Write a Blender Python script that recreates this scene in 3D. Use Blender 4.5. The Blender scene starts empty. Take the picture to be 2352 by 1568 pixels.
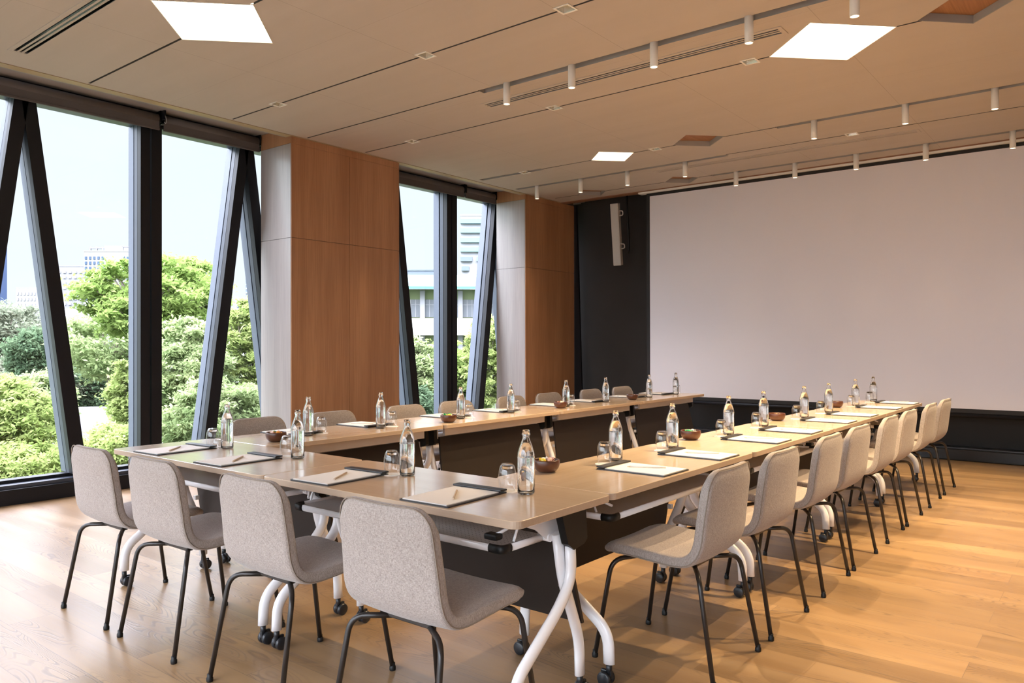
import bpy, bmesh, math, random
import numpy as np
from mathutils import Vector, Matrix
PI = math.pi
R = math.radians
scene = bpy.context.scene
C = scene.collection
rnd = random.Random(7)

# ------------------------------------------------------------------ mesh helpers
class MB:
    def __init__(s):
        s.v = []; s.f = []; s.sm = []
    def add(s, vs, fs, smooth=False, m=None):
        o = len(s.v)
        if m is not None:
            vs = [tuple(m @ Vector(p)) for p in vs]
        s.v += [tuple(p) for p in vs]
        s.f += [tuple(i + o for i in f) for f in fs]
        s.sm += [smooth] * len(fs)
        return s
    def box(s, x0, x1, y0, y1, z0, z1, b=0.0, m=None):
        if b <= 0:
            vs = [(x, y, z) for x in (x0, x1) for y in (y0, y1) for z in (z0, z1)]
            fs = [(0, 1, 3, 2), (4, 6, 7, 5), (0, 4, 5, 1), (2, 3, 7, 6), (0, 2, 6, 4), (1, 5, 7, 3)]
            return s.add(vs, fs, False, m)
        bm = bmesh.new()
        bmesh.ops.create_cube(bm, size=1)
        for v in bm.verts:
            v.co = Vector(((x0 + x1) / 2 + v.co.x * (x1 - x0), (y0 + y1) / 2 + v.co.y * (y1 - y0), (z0 + z1) / 2 + v.co.z * (z1 - z0)))
        bmesh.ops.bevel(bm, geom=list(bm.edges), offset=b, segments=2, affect='EDGES', profile=0.6)
        bm.verts.index_update()
        s.add([tuple(v.co) for v in bm.verts], [tuple(v.index for v in f.verts) for f in bm.faces], False, m)
        bm.free()
        return s
    def prism(s, pts, z0, z1, m=None, smooth=False):
        n = len(pts)
        vs = [(x, y, z0) for x, y in pts] + [(x, y, z1) for x, y in pts]
        fs = [tuple(range(n))[::-1], tuple(range(n, 2 * n))]
        s.add(vs, fs, False, m)
        o = len(s.v) - 2 * n
        for i in range(n):
            j = (i + 1) % n
            s.f.append((o + i, o + j, o + n + j, o + n + i)); s.sm.append(smooth)
        return s
    def tube(s, path, rx, ry=None, n=12, axis=None, caps=True):
        ry = ry or rx
        P = [Vector(p) for p in path]; rings = []
        up = Vector(axis) if axis else None
        prev = None
        for i, p in enumerate(P):
            if i == 0: t = P[1] - P[0]
            elif i == len(P) - 1: t = P[-1] - P[-2]
            else: t = (P[i + 1] - p).normalized() + (p - P[i - 1]).normalized()
            t.normalize()
            if up is not None: a = (up - t * up.dot(t)).normalized()
            else:
                if prev is None:
                    a = t.orthogonal().normalized()
                else: a = (prev - t * prev.dot(t)).normalized()
                prev = a
            b = t.cross(a)
            rings.append([p + a * (math.cos(2 * PI * k / n) * rx) + b * (math.sin(2 * PI * k / n) * ry) for k in range(n)])
        vs = [tuple(q) for r in rings for q in r]
        fs = []
        for i in range(len(P) - 1):
            for k in range(n):
                fs.append((i * n + k, i * n + (k + 1) % n, (i + 1) * n + (k + 1) % n, (i + 1) * n + k))
        s.add(vs, fs, True)
        if caps:
            o = len(s.v) - len(vs)
            s.f.append(tuple(o + k for k in range(n))[::-1]); s.sm.append(False)
            s.f.append(tuple(o + (len(P) - 1) * n + k for k in range(n))); s.sm.append(False)
        return s
    def lathe(s, prof, n=24, c=(0, 0, 0), m=None, smooth=True):
        vs = []; idx = []
        for r, z in prof:
            if r < 1e-6:
                idx.append([len(vs)]); vs.append((c[0], c[1], c[2] + z))
            else:
                idx.append(list(range(len(vs), len(vs) + n)))
                vs += [(c[0] + r * math.cos(2 * PI * k / n), c[1] + r * math.sin(2 * PI * k / n), c[2] + z) for k in range(n)]
        fs = []
        for a, b in zip(idx, idx[1:]):
            for k in range(n):
                k2 = (k + 1) % n
                if len(a) == 1 and len(b) == 1: continue
                if len(a) == 1: fs.append((a[0], b[k2], b[k]))
                elif len(b) == 1: fs.append((a[k], a[k2], b[0]))
                else: fs.append((a[k], a[k2], b[k2], b[k]))
        return s.add(vs, fs, smooth, m)
    def mesh(s, name):
        me = bpy.data.meshes.new(name)
        me.from_pydata(s.v, [], s.f)
        me.polygons.foreach_set('use_smooth', s.sm)
        me.update()
        return me
    def build(s, name, mat, parent=None, label=None, loc=None):
        o = bpy.data.objects.new(name, s.mesh(name))
        if mat: o.data.materials.append(mat)
        C.objects.link(o)
        if parent: o.parent = parent
        if label: o['label'] = label
        if loc: o.location = loc
        return o

def thing(name, label, cat, loc=(0, 0, 0), rz=0.0, group=None):
    o = bpy.data.objects.new(name, None); C.objects.link(o)
    o.empty_display_size = 0.1
    o.location = loc; o.rotation_euler = (0, 0, rz)
    o['label'] = label; o['category'] = cat
    if group: o['group'] = group
    return o
def tag(o, label, cat, group=None, kind=None):
    o['label'] = label; o['category'] = cat
    if group: o['group'] = group
    if kind: o['kind'] = kind
    return o
def struct(o, label=None):
    o['kind'] = 'structure'
    if label: o['label'] = label
    return o
def dup(root, loc=None, rz=None, label=None, group=None):
    r = root.copy(); C.objects.link(r)
    if loc is not None: r.location = loc
    if rz is not None: r.rotation_euler = (r.rotation_euler[0], r.rotation_euler[1], rz)
    if label: r['label'] = label
    if group: r['group'] = group
    for ch in list(root.children):
        c = ch.copy(); C.objects.link(c); c.parent = r
        for g in list(ch.children):
            d = g.copy(); C.objects.link(d); d.parent = c
    return r
def fillet(pts, r, n=6):
    P = [Vector(p) for p in pts]; out = [P[0]]
    rr = r if isinstance(r, (list, tuple)) else [r] * (len(P) - 2)
    for i in range(1, len(P) - 1):
        a = (P[i - 1] - P[i]); b = (P[i + 1] - P[i])
        d = min(rr[i - 1], a.length * 0.49, b.length * 0.49)
        a = P[i] + a.normalized() * d; b = P[i] + b.normalized() * d
        for k in range(n + 1):
            t = k / n
            out.append(a * (1 - t) ** 2 + P[i] * 2 * t * (1 - t) + b * t * t)
    out.append(P[-1])
    return out
def rrect(x0, x1, y0, y1, r, n=5):
    pts = []
    for cx, cy, a0 in ((x1 - r, y1 - r, 0), (x0 + r, y1 - r, 90), (x0 + r, y0 + r, 180), (x1 - r, y0 + r, 270)):
        for k in range(n + 1):
            a = R(a0 + 90 * k / n)
            pts.append((cx + r * math.cos(a), cy + r * math.sin(a)))
    return pts

# ------------------------------------------------------------------ materials
def newmat(name):
    m = bpy.data.materials.new(name); m.use_nodes = True
    nt = m.node_tree; nt.nodes.clear()
    out = nt.nodes.new('ShaderNodeOutputMaterial')
    return m, nt, out
def N(nt, typ, **kw):
    n = nt.nodes.new(typ)
    for k, v in kw.items():
        if k.startswith('i_'): n.inputs[k[2:].replace('_', ' ')].default_value = v
        else: setattr(n, k, v)
    return n
def L(nt, a, b): nt.links.new(a, b)
def col(c): return (c[0], c[1], c[2], 1)
def plain(name, c, rough=0.5, metal=0.0, spec=0.5, emit=None, es=0, var=0.06, vscale=8, coat=0):
    m, nt, out = newmat(name)
    b = N(nt, 'ShaderNodeBsdfPrincipled'); L(nt, b.outputs[0], out.inputs[0])
    b.inputs['Roughness'].default_value = rough; b.inputs['Metallic'].default_value = metal
    b.inputs['Specular IOR Level'].default_value = spec
    b.inputs['Coat Weight'].default_value = coat
    if emit:
        b.inputs['Emission Color'].default_value = col(emit); b.inputs['Emission Strength'].default_value = es
    tc = N(nt, 'ShaderNodeTexCoord'); nz = N(nt, 'ShaderNodeTexNoise'); nz.inputs['Scale'].default_value = vscale
    L(nt, tc.outputs['Object'], nz.inputs['Vector'])
    mx = N(nt, 'ShaderNodeMix', data_type='RGBA')
    L(nt, nz.outputs[0], mx.inputs['Factor'])
    mx.inputs['A'].default_value = col([x * (1 - var) for x in c]); mx.inputs['B'].default_value = col([min(1, x * (1 + var)) for x in c])
    L(nt, mx.outputs['Result'], b.inputs['Base Color'])
    return m
def wood(name, c1, c2, c3, axis='x', scale=1.0, rough=0.4, plank=0, contrast=1.0, coat=0.0, coords='Object', rot=0):
    """oak-like grain running along one axis"""
    m, nt, out = newmat(name)
    b = N(nt, 'ShaderNodeBsdfPrincipled'); L(nt, b.outputs[0], out.inputs[0])
    b.inputs['Roughness'].default_value = rough; b.inputs['Coat Weight'].default_value = coat
    b.inputs['Coat Roughness'].default_value = 0.15
    tc = N(nt, 'ShaderNodeTexCoord')
    def mapped(s_long, s_across):
        mp = N(nt, 'ShaderNodeMapping')
        sc = {'x': (s_long, s_across, s_across), 'y': (s_across, s_long, s_across), 'z': (s_across, s_across, s_long)}[axis]
        mp.inputs['Scale'].default_value = [q * scale for q in sc]
        L(nt, tc.outputs[coords], mp.inputs[0]); return mp
    m1 = mapped(0.55, 9); n1 = N(nt, 'ShaderNodeTexNoise'); n1.inputs['Scale'].default_value = 1; n1.inputs['Detail'].default_value = 4
    L(nt, m1.outputs[0], n1.inputs['Vector'])
    m2 = mapped(3, 90); n2 = N(nt, 'ShaderNodeTexNoise'); n2.inputs['Scale'].default_value = 1; n2.inputs['Detail'].default_value = 3
    L(nt, m2.outputs[0], n2.inputs['Vector'])
    r1 = N(nt, 'ShaderNodeValToRGB')
    e = r1.color_ramp.elements
    e[0].position = 0.30; e[0].color = col(c2); e[1].position = 0.68; e[1].color = col(c1)
    L(nt, n1.outputs[0], r1.inputs[0])
    mx = N(nt, 'ShaderNodeMix', data_type='RGBA', blend_type='MIX')
    mr = N(nt, 'ShaderNodeMapRange'); mr.inputs['From Min'].default_value = 0.42; mr.inputs['From Max'].default_value = 0.7
    mr.inputs['To Max'].default_value = 0.45 * contrast
    L(nt, n2.outputs[0], mr.inputs[0]); L(nt, mr.outputs[0], mx.inputs['Factor'])
    L(nt, r1.outputs[0], mx.inputs['A']); mx.inputs['B'].default_value = col(c3)
    L(nt, mx.outputs['Result'], b.inputs['Base Color'])
    bp = N(nt, 'ShaderNodeBump'); bp.inputs['Strength'].default_value = 0.05; bp.inputs['Distance'].default_value = 0.002
    L(nt, n2.outputs[0], bp.inputs['Height']); L(nt, bp.outputs[0], b.inputs['Normal'])
    return m

def floor_mat():
    m, nt, out = newmat('floor_oak')
    b = N(nt, 'ShaderNodeBsdfPrincipled'); L(nt, b.outputs[0], out.inputs[0])
    tc = N(nt, 'ShaderNodeTexCoord')
    br = N(nt, 'ShaderNodeTexBrick'); br.offset = 0.37; br.offset_frequency = 2
    br.inputs['Scale'].default_value = 1
    br.inputs['Brick Width'].default_value = 1.35; br.inputs['Row Height'].default_value = 0.19
    br.inputs['Mortar Size'].default_value = 0.0012; br.inputs['Mortar Smooth'].default_value = 0.0
    br.inputs['Bias'].default_value = 0.0
    br.inputs['Color1'].default_value = (0, 0, 0, 1); br.inputs['Color2'].default_value = (1, 1, 1, 1); br.inputs['Mortar'].default_value = (0.5, 0.5, 0.5, 1)
    L(nt, tc.outputs['Object'], br.inputs['Vector'])
    # offset grain per plank
    cmb = N(nt, 'ShaderNodeVectorMath', operation='MULTIPLY_ADD')
    L(nt, br.outputs['Color'], cmb.inputs[0]); cmb.inputs[1].default_value = (7.3, 3.1, 9.7)
    L(nt, tc.outputs['Object'], cmb.inputs[2])
    def noise(sx, sy, det=4, dist=0.0):
        mp = N(nt, 'ShaderNodeMapping'); mp.inputs['Scale'].default_value = (sx, sy, 1)
        L(nt, cmb.outputs[0], mp.inputs[0])
        nz = N(nt, 'ShaderNodeTexNoise'); nz.inputs['Scale'].default_value = 1; nz.inputs['Detail'].default_value = det
        nz.inputs['Distortion'].default_value = dist
        L(nt, mp.outputs[0], nz.inputs['Vector']); return nz
    soft = noise(0.8, 6, 3)
    fine = noise(4, 120, 3)
    # cathedral rings: banded low-frequency field
    ring = noise(1.1, 7.5, 1.0, 0.3)
    sn = N(nt, 'ShaderNodeMath', operation='MULTIPLY'); sn.inputs[1].default_value = 190
    L(nt, ring.outputs[0], sn.inputs[0])
    si = N(nt, 'ShaderNodeMath', operation='SINE'); L(nt, sn.outputs[0], si.inputs[0])
    mask = noise(0.9, 5.5, 1)
    mr = N(nt, 'ShaderNodeMapRange'); mr.inputs['From Min'].default_value = 0.46; mr.inputs['From Max'].default_value = 0.60
    L(nt, mask.outputs[0], mr.inputs[0])
    sp = N(nt, 'ShaderNodeMapRange'); sp.inputs['From Min'].default_value = 0.35; sp.inputs['From Max'].default_value = 1.0
    L(nt, si.outputs[0], sp.inputs[0])
    mm = N(nt, 'ShaderNodeMath', operation='MULTIPLY'); L(nt, mr.outputs[0], mm.inputs[0]); L(nt, sp.outputs[0], mm.inputs[1])
    mm2 = N(nt, 'ShaderNodeMath', operation='MULTIPLY'); L(nt, mm.outputs[0], mm2.inputs[0]); mm2.inputs[1].default_value = 0.72
    ramp = N(nt, 'ShaderNodeValToRGB'); e = ramp.color_ramp.elements
    e[0].position = 0.3; e[0].color = (0.255, 0.150, 0.068, 1); e[1].position = 0.7; e[1].color = (0.375, 0.240, 0.118, 1)
    L(nt, soft.outputs[0], ramp.inputs[0])
    a = N(nt, 'ShaderNodeMix', data_type='RGBA'); L(nt, mm2.outputs[0], a.inputs['Factor'])
    L(nt, ramp.outputs[0], a.inputs['A']); a.inputs['B'].default_value = (0.15, 0.095, 0.058, 1)
    fm = N(nt, 'ShaderNodeMapRange'); fm.inputs['From Min'].default_value = 0.45; fm.inputs['From Max'].default_value = 0.75; fm.inputs['To Max'].default_value = 0.6
    L(nt, fine.outputs[0], fm.inputs[0])
    a2 = N(nt, 'ShaderNodeMix', data_type='RGBA'); L(nt, fm.outputs[0], a2.inputs['Factor'])
    L(nt, a.outputs['Result'], a2.inputs['A']); a2.inputs['B'].default_value = (0.30, 0.20, 0.125, 1)
    # per plank tone
    pt = N(nt, 'ShaderNodeMapRange'); pt.inputs['To Min'].default_value = 0.80; pt.inputs['To Max'].default_value = 1.15
    L(nt, br.outputs['Color'], pt.inputs[0])
    a3 = N(nt, 'ShaderNodeVectorMath', operation='SCALE'); L(nt, a2.outputs['Result'], a3.inputs[0]); L(nt, pt.outputs[0], a3.inputs['Scale'])
    a4 = N(nt, 'ShaderNodeMix', data_type='RGBA'); L(nt, br.outputs['Fac'], a4.inputs['Factor'])
    L(nt, a3.outputs[0], a4.inputs['A']); a4.inputs['B'].default_value = (0.2, 0.13, 0.08, 1)
    L(nt, a4.outputs['Result'], b.inputs['Base Color'])
    b.inputs['Roughness'].default_value = 0.36; b.inputs['Specular IOR Level'].default_value = 0.6
    rr = N(nt, 'ShaderNodeMapRange'); rr.inputs['To Min'].default_value = 0.24; rr.inputs['To Max'].default_value = 0.38
    L(nt, soft.outputs[0], rr.inputs[0]); L(nt, rr.outputs[0], b.inputs['Roughness'])
    bp = N(nt, 'ShaderNodeBump'); bp.inputs['Strength'].default_value = 0.12; bp.inputs['Distance'].default_value = 0.002
    L(nt, mm.outputs[0], bp.inputs['Height']); L(nt, bp.outputs[0], b.inputs['Normal'])
    return m

def fabric_mat(name, c1, c2, sc=1.0, rough=0.95):
    m, nt, out = newmat(name)
    b = N(nt, 'ShaderNodeBsdfPrincipled'); L(nt, b.outputs[0], out.inputs[0])
    b.inputs['Roughness'].default_value = rough; b.inputs['Sheen Weight'].default_value = 0.25; b.inputs['Sheen Roughness'].default_value = 0.5
    b.inputs['Specular IOR Level'].default_value = 0.15
    tc = N(nt, 'ShaderNodeTexCoord')
    outs = []
    for s3 in ((110, 600, 700), (700, 500, 110), (60, 60, 60)):
        mp = N(nt, 'ShaderNodeMapping'); mp.inputs['Scale'].default_value = [q * sc for q in s3]
        L(nt, tc.outputs['Object'], mp.inputs[0])
        nz = N(nt, 'ShaderNodeTexNoise'); nz.inputs['Scale'].default_value = 1; nz.inputs['Detail'].default_value = 2
        L(nt, mp.outputs[0], nz.inputs['Vector']); outs.append(nz.outputs[0])
    ad = N(nt, 'ShaderNodeMath', operation='ADD'); L(nt, outs[0], ad.inputs[0]); L(nt, outs[1], ad.inputs[1])
    ad2 = N(nt, 'ShaderNodeMath', operation='MULTIPLY_ADD'); L(nt, outs[2], ad2.inputs[0]); ad2.inputs[1].default_value = 0.14; L(nt, ad.outputs[0], ad2.inputs[2])
    mr = N(nt, 'ShaderNodeMapRange'); mr.inputs['From Min'].default_value = 0.80; mr.inputs['From Max'].default_value = 1.30
    L(nt, ad2.outputs[0], mr.inputs[0])
    mx = N(nt, 'ShaderNodeMix', data_type='RGBA'); L(nt, mr.outputs[0], mx.inputs['Factor'])
    mx.inputs['A'].default_value = col(c1); mx.inputs['B'].default_value = col(c2)
    L(nt, mx.outputs['Result'], b.inputs['Base Color'])
    bp = N(nt, 'ShaderNodeBump'); bp.inputs['Strength'].default_value = 0.25; bp.inputs['Distance'].default_value = 0.001
    L(nt, ad.outputs[0], bp.inputs['Height']); L(nt, bp.outputs[0], b.inputs['Normal'])
    return m
def thin_glass(name, tint=(0.94, 0.97, 0.97), refl=1.0, rough=0.0):
    m, nt, out = newmat(name)
    tr = N(nt, 'ShaderNodeBsdfTransparent'); tr.inputs[0].default_value = col(tint)
    gl = N(nt, 'ShaderNodeBsdfGlossy'); gl.inputs['Roughness'].default_value = rough
    lw = N(nt, 'ShaderNodeLayerWeight'); lw.inputs['Blend'].default_value = 0.5
    pw = N(nt, 'ShaderNodeMath', operation='POWER'); L(nt, lw.outputs['Facing'], pw.inputs[0]); pw.inputs[1].default_value = 5
    fr = N(nt, 'ShaderNodeMath', operation='MULTIPLY_ADD'); L(nt, pw.outputs[0], fr.inputs[0]); fr.inputs[1].default_value = 0.9; fr.inputs[2].default_value = 0.045
    mu = N(nt, 'ShaderNodeMath', operation='MULTIPLY'); mu.inputs[1].default_value = refl; mu.use_clamp = True
    L(nt, fr.outputs[0], mu.inputs[0])
    mx = N(nt, 'ShaderNodeMixShader'); L(nt, mu.outputs[0], mx.inputs[0]); L(nt, tr.outputs[0], mx.inputs[1]); L(nt, gl.outputs[0], mx.inputs[2])
    L(nt, mx.outputs[0], out.inputs[0])
    return m
def glass(name, c, ior):
    m, nt, out = newmat(name)
    g = N(nt, 'ShaderNodeBsdfGlass'); g.inputs['Color'].default_value = col(c); g.inputs['IOR'].default_value = ior; g.inputs['Roughness'].default_value = 0.0
    L(nt, g.outputs[0], out.inputs[0]); return m
def emis(name, c, s):
    m, nt, out = newmat(name)
    e = N(nt, 'ShaderNodeEmission'); e.inputs[0].default_value = col(c); e.inputs[1].default_value = s
    L(nt, e.outputs[0], out.inputs[0]); return m
def perf_mat(name, c):
    """perforated steel sheet: round holes cut by transparency"""
    m, nt, out = newmat(name)
    b = N(nt, 'ShaderNodeBsdfPrincipled'); b.inputs['Base Color'].default_value = col(c); b.inputs['Metallic'].default_value = 0.1; b.inputs['Roughness'].default_value = 0.42
    tr = N(nt, 'ShaderNodeBsdfTransparent')
    tc = N(nt, 'ShaderNodeTexCoord')
    mp = N(nt, 'ShaderNodeMapping'); mp.inputs['Scale'].default_value = (55, 55, 0); L(nt, tc.outputs['Object'], mp.inputs[0])
    fr = N(nt, 'ShaderNodeVectorMath', operation='FRACTION'); L(nt, mp.outputs[0], fr.inputs[0])
    di = N(nt, 'ShaderNodeVectorMath', operation='DISTANCE'); L(nt, fr.outputs[0], di.inputs[0]); di.inputs[1].default_value = (0.5, 0.5, 0)
    ls = N(nt, 'ShaderNodeMath', operation='LESS_THAN'); L(nt, di.outputs['Value'], ls.inputs[0]); ls.inputs[1].default_value = 0.22
    mx = N(nt, 'ShaderNodeMixShader'); L(nt, ls.outputs[0], mx.inputs[0]); L(nt, b.outputs[0], mx.inputs[1]); L(nt, tr.outputs[0], mx.inputs[2])
    L(nt, mx.outputs[0], out.inputs[0]); return m
def ceiling_mat():
    m, nt, out = newmat('ceiling_panels')
    b = N(nt, 'ShaderNodeBsdfPrincipled'); L(nt, b.outputs[0], out.inputs[0]); b.inputs['Roughness'].default_value = 0.85; b.inputs['Specular IOR Level'].default_value = 0.2
    tc = N(nt, 'ShaderNodeTexCoord'); sx = N(nt, 'ShaderNodeSeparateXYZ'); L(nt, tc.outputs['Object'], sx.inputs[0])
    def line(o, off, per, w):
        a = N(nt, 'ShaderNodeMath', operation='ADD'); L(nt, o, a.inputs[0]); a.inputs[1].default_value = off + 50 * per
        md = N(nt, 'ShaderNodeMath', operation='MODULO'); L(nt, a.outputs[0], md.inputs[0]); md.inputs[1].default_value = per
        l = N(nt, 'ShaderNodeMath', operation='LESS_THAN'); L(nt, md.outputs[0], l.inputs[0]); l.inputs[1].default_value = w
        return l.outputs[0]
    l1 = line(sx.outputs[0], 5.27, 1.243, 0.004)
    l2 = line(sx.outputs[1], -3.35, 1.6, 0.002)
    mxm = N(nt, 'ShaderNodeMath', operation='MAXIMUM'); L(nt, l1, mxm.inputs[0]); L(nt, l2, mxm.inputs[1])
    mp = N(nt, 'ShaderNodeMapping'); mp.inputs['Scale'].default_value = (0.6, 7, 1); L(nt, tc.outputs['Object'], mp.inputs[0])
    nz = N(nt, 'ShaderNodeTexNoise'); nz.inputs['Scale'].default_value = 1; nz.inputs['Detail'].default_value = 3; L(nt, mp.outputs[0], nz.inputs['Vector'])
    mx = N(nt, 'ShaderNodeMix', data_type='RGBA'); L(nt, nz.outputs[0], mx.inputs['Factor'])
    mx.inputs['A'].default_value = (0.475, 0.42, 0.37, 1); mx.inputs['B'].default_value = (0.53, 0.47, 0.42, 1)
    m2 = N(nt, 'ShaderNodeMix', data_type='RGBA'); sc = N(nt, 'ShaderNodeMath', operation='MULTIPLY'); L(nt, mxm.outputs[0], sc.inputs[0]); sc.inputs[1].default_value = 0.42
    L(nt, sc.outputs[0], m2.inputs['Factor']); L(nt, mx.outputs['Result'], m2.inputs['A']); m2.inputs['B'].default_value = (0.2, 0.16, 0.12, 1)
    L(nt, m2.outputs['Result'], b.inputs['Base Color'])
    return m
def leaf_mat(name, c1, c2):
    m, nt, out = newmat(name)
    tc = N(nt, 'ShaderNodeTexCoord'); nz = N(nt, 'ShaderNodeTexNoise'); nz.inputs['Scale'].default_value = 2.5; nz.inputs['Detail'].default_value = 6
    L(nt, tc.outputs['Object'], nz.inputs['Vector'])
    mr = N(nt, 'ShaderNodeMapRange'); mr.inputs['From Min'].default_value = 0.35; mr.inputs['From Max'].default_value = 0.65; L(nt, nz.outputs[0], mr.inputs[0])
    mx = N(nt, 'ShaderNodeMix', data_type='RGBA'); L(nt, mr.outputs[0], mx.inputs['Factor']); mx.inputs['A'].default_value = col(c1); mx.inputs['B'].default_value = col(c2)
    d = N(nt, 'ShaderNodeBsdfDiffuse'); t = N(nt, 'ShaderNodeBsdfTranslucent')
    L(nt, mx.outputs['Result'], d.inputs[0]); L(nt, mx.outputs['Result'], t.inputs[0])
    s = N(nt, 'ShaderNodeMixShader'); s.inputs[0].default_value = 0.62; L(nt, d.outputs[0], s.inputs[1]); L(nt, t.outputs[0], s.inputs[2])
    L(nt, s.outputs[0], out.inputs[0]); return m
def facade_mat(name, wall, win, px, pz, wx, wz, ox=0.0, oz=0.0, rough=0.6):
    """window grid for far buildings (object coords: horizontal = x+y, vertical = z)"""
    m, nt, out = newmat(name)
    b = N(nt, 'ShaderNodeBsdfPrincipled'); L(nt, b.outputs[0], out.inputs[0]); b.inputs['Roughness'].default_value = rough
    tc = N(nt, 'ShaderNodeTexCoord'); sx = N(nt, 'ShaderNodeSeparateXYZ'); L(nt, tc.outputs['Object'], sx.inputs[0])
    ad = N(nt, 'ShaderNodeMath', operation='ADD'); L(nt, sx.outputs[0], ad.inputs[0]); L(nt, sx.outputs[1], ad.inputs[1])
    def band(o, off, per, w):
        a = N(nt, 'ShaderNodeMath', operation='ADD'); L(nt, o, a.inputs[0]); a.inputs[1].default_value = off + 100 * per
        md = N(nt, 'ShaderNodeMath', operation='MODULO'); L(nt, a.outputs[0], md.inputs[0]); md.inputs[1].default_value = per
        l = N(nt, 'ShaderNodeMath', operation='LESS_THAN'); L(nt, md.outputs[0], l.inputs[0]); l.inputs[1].default_value = w
        return l.outputs[0]
    mu = N(nt, 'ShaderNodeMath', operation='MULTIPLY'); L(nt, band(ad.outputs[0], ox, px, wx), mu.inputs[0]); L(nt, band(sx.outputs[2], oz, pz, wz), mu.inputs[1])
    mx = N(nt, 'ShaderNodeMix', data_type='RGBA'); L(nt, mu.outputs[0], mx.inputs['Factor']); mx.inputs['A'].default_value = col(wall); mx.inputs['B'].default_value = col(win)
    L(nt, mx.outputs['Result'], b.inputs['Base Color']); return m

M = {}
M['floor'] = floor_mat()
M['top'] = wood('table_laminate', (0.70, 0.535, 0.375), (0.64, 0.475, 0.325), (0.55, 0.39, 0.255), 'x', 1.0, 0.24, contrast=0.6, coat=0.7)
M['edge'] = wood('table_edge_band', (0.50, 0.38, 0.28), (0.45, 0.33, 0.235), (0.38, 0.27, 0.18), 'x', 1.0, 0.45, contrast=0.6)
M['pillar'] = wood('pillar_walnut_laminate', (0.47, 0.245, 0.122), (0.35, 0.165, 0.077), (0.25, 0.11, 0.05), 'z', 0.8, 0.45, contrast=0.8)
M['side_panel'] = wood('side_daylit_laminate', (0.44, 0.395, 0.375), (0.37, 0.33, 0.31), (0.27, 0.235, 0.22), 'z', 0.8, 0.35, contrast=0.7, coat=0.3)  # column wood again, window daylight on the side faces painted in as paler grey
M['cofferwood'] = wood('coffer_wood', (0.40, 0.20, 0.09), (0.29, 0.13, 0.055), (0.2, 0.09, 0.04), 'y', 1.4, 0.6)
M['trimwood'] = plain('trim_wood', (0.42, 0.31, 0.18), 0.5, vscale=4, var=0.15)
M['fascia'] = plain('fascia_brown', (0.24, 0.115, 0.06), 0.6)
M['ceiling'] = ceiling_mat()
M['void'] = plain('dark_void', (0.20, 0.185, 0.17), 0.8)
M['slotgrey'] = plain('slot_grey', (0.36, 0.34, 0.315), 0.7)
M['slotdark'] = plain('slot_dark', (0.09, 0.08, 0.07), 0.8)
M['pocket'] = plain('pocket_grey', (0.34, 0.32, 0.30), 0.6)
M['wall'] = plain('pale_wall', (0.74, 0.73, 0.74), 0.9)
M['fabricwall'] = plain('charcoal_panel', (0.036, 0.032, 0.029), 0.85, var=0.12, vscale=3)
M['blackgloss'] = plain('black_skirting', (0.006, 0.007, 0.009), 0.25)
M['ledge'] = plain('grey_ledge', (0.10, 0.095, 0.095), 0.4)
M['mull'] = plain('black_aluminium', (0.0075, 0.008, 0.011), 0.42, spec=0.3)
M['mullside'] = plain('grey_aluminium', (0.045, 0.053, 0.072), 0.35, metal=0.2)
M['fin'] = plain('fin_aluminium', (0.10, 0.115, 0.145), 0.4, metal=0.3)
M['blind'] = plain('blind_taupe', (0.105, 0.09, 0.085), 0.85)
M['glass'] = thin_glass('window_glass', (0.99, 0.995, 0.995), 0.5)
M['white_metal'] = plain('white_powder_coat', (0.85, 0.84, 0.86), 0.22, var=0.01, coat=0.3)
M['white_trim'] = plain('white_trim', (0.78, 0.76, 0.72), 0.5, var=0.02)
M['black_plastic'] = plain('black_plastic', (0.008, 0.008, 0.008), 0.45, spec=0.3)
M['caster'] = plain('caster_black', (0.013, 0.014, 0.017), 0.35)
M['modesty'] = plain('modesty_charcoal', (0.024, 0.018, 0.015), 0.5, var=0.1, spec=0.3)
M['steel'] = plain('steel', (0.5, 0.5, 0.5), 0.3, metal=0.9)
M['perf'] = perf_mat('perforated_steel', (0.6, 0.58, 0.57))
M['rail'] = plain('rail_grey', (0.62, 0.59, 0.56), 0.35, metal=0.1)
M['fabric'] = fabric_mat('greige_weave', (0.225, 0.186, 0.164), (0.44, 0.38, 0.345))
M['piping'] = plain('seam_thread', (0.26, 0.21, 0.17), 0.9)
M['legblack'] = plain('chair_leg_black', (0.018, 0.014, 0.012), 0.33)
M['leather'] = plain('pad_leather', (0.022, 0.021, 0.024), 0.42, vscale=120, var=0.25)
M['paper'] = plain('paper', (0.84, 0.80, 0.76), 0.8, var=0.01)
M['pencil'] = plain('pencil_natural', (0.62, 0.47, 0.34), 0.5, var=0.03)
M['pencilw'] = plain('pencil_white', (0.75, 0.70, 0.65), 0.45, var=0.02)
M['lead'] = plain('graphite', (0.05, 0.05, 0.05), 0.5)
M['bowl'] = wood('bowl_wood', (0.115, 0.036, 0.014), (0.075, 0.022, 0.009), (0.045, 0.014, 0.007), 'x', 6, 0.35, coat=0.15)
M['bglass'] = glass('bottle_glass', (1.0, 1.0, 0.995), 1.45)
M['water'] = glass('water', (0.995, 1.0, 1.0), 1.33)
M['tumbler'] = thin_glass('tumbler_glass', (0.98, 0.985, 0.985), 2.2)
M['screen'] = plain('screen_white', (0.73, 0.715, 0.77), 0.9, var=0.01, vscale=1.5)
M['screenblack'] = plain('screen_border', (0.012, 0.011, 0.011), 0.7)
M['speaker'] = plain('speaker_white', (0.60, 0.57, 0.54), 0.5, var=0.02)
M['reflector'] = plain('satin_reflector', (0.55, 0.50, 0.42), 0.25, metal=0.8)
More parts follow.
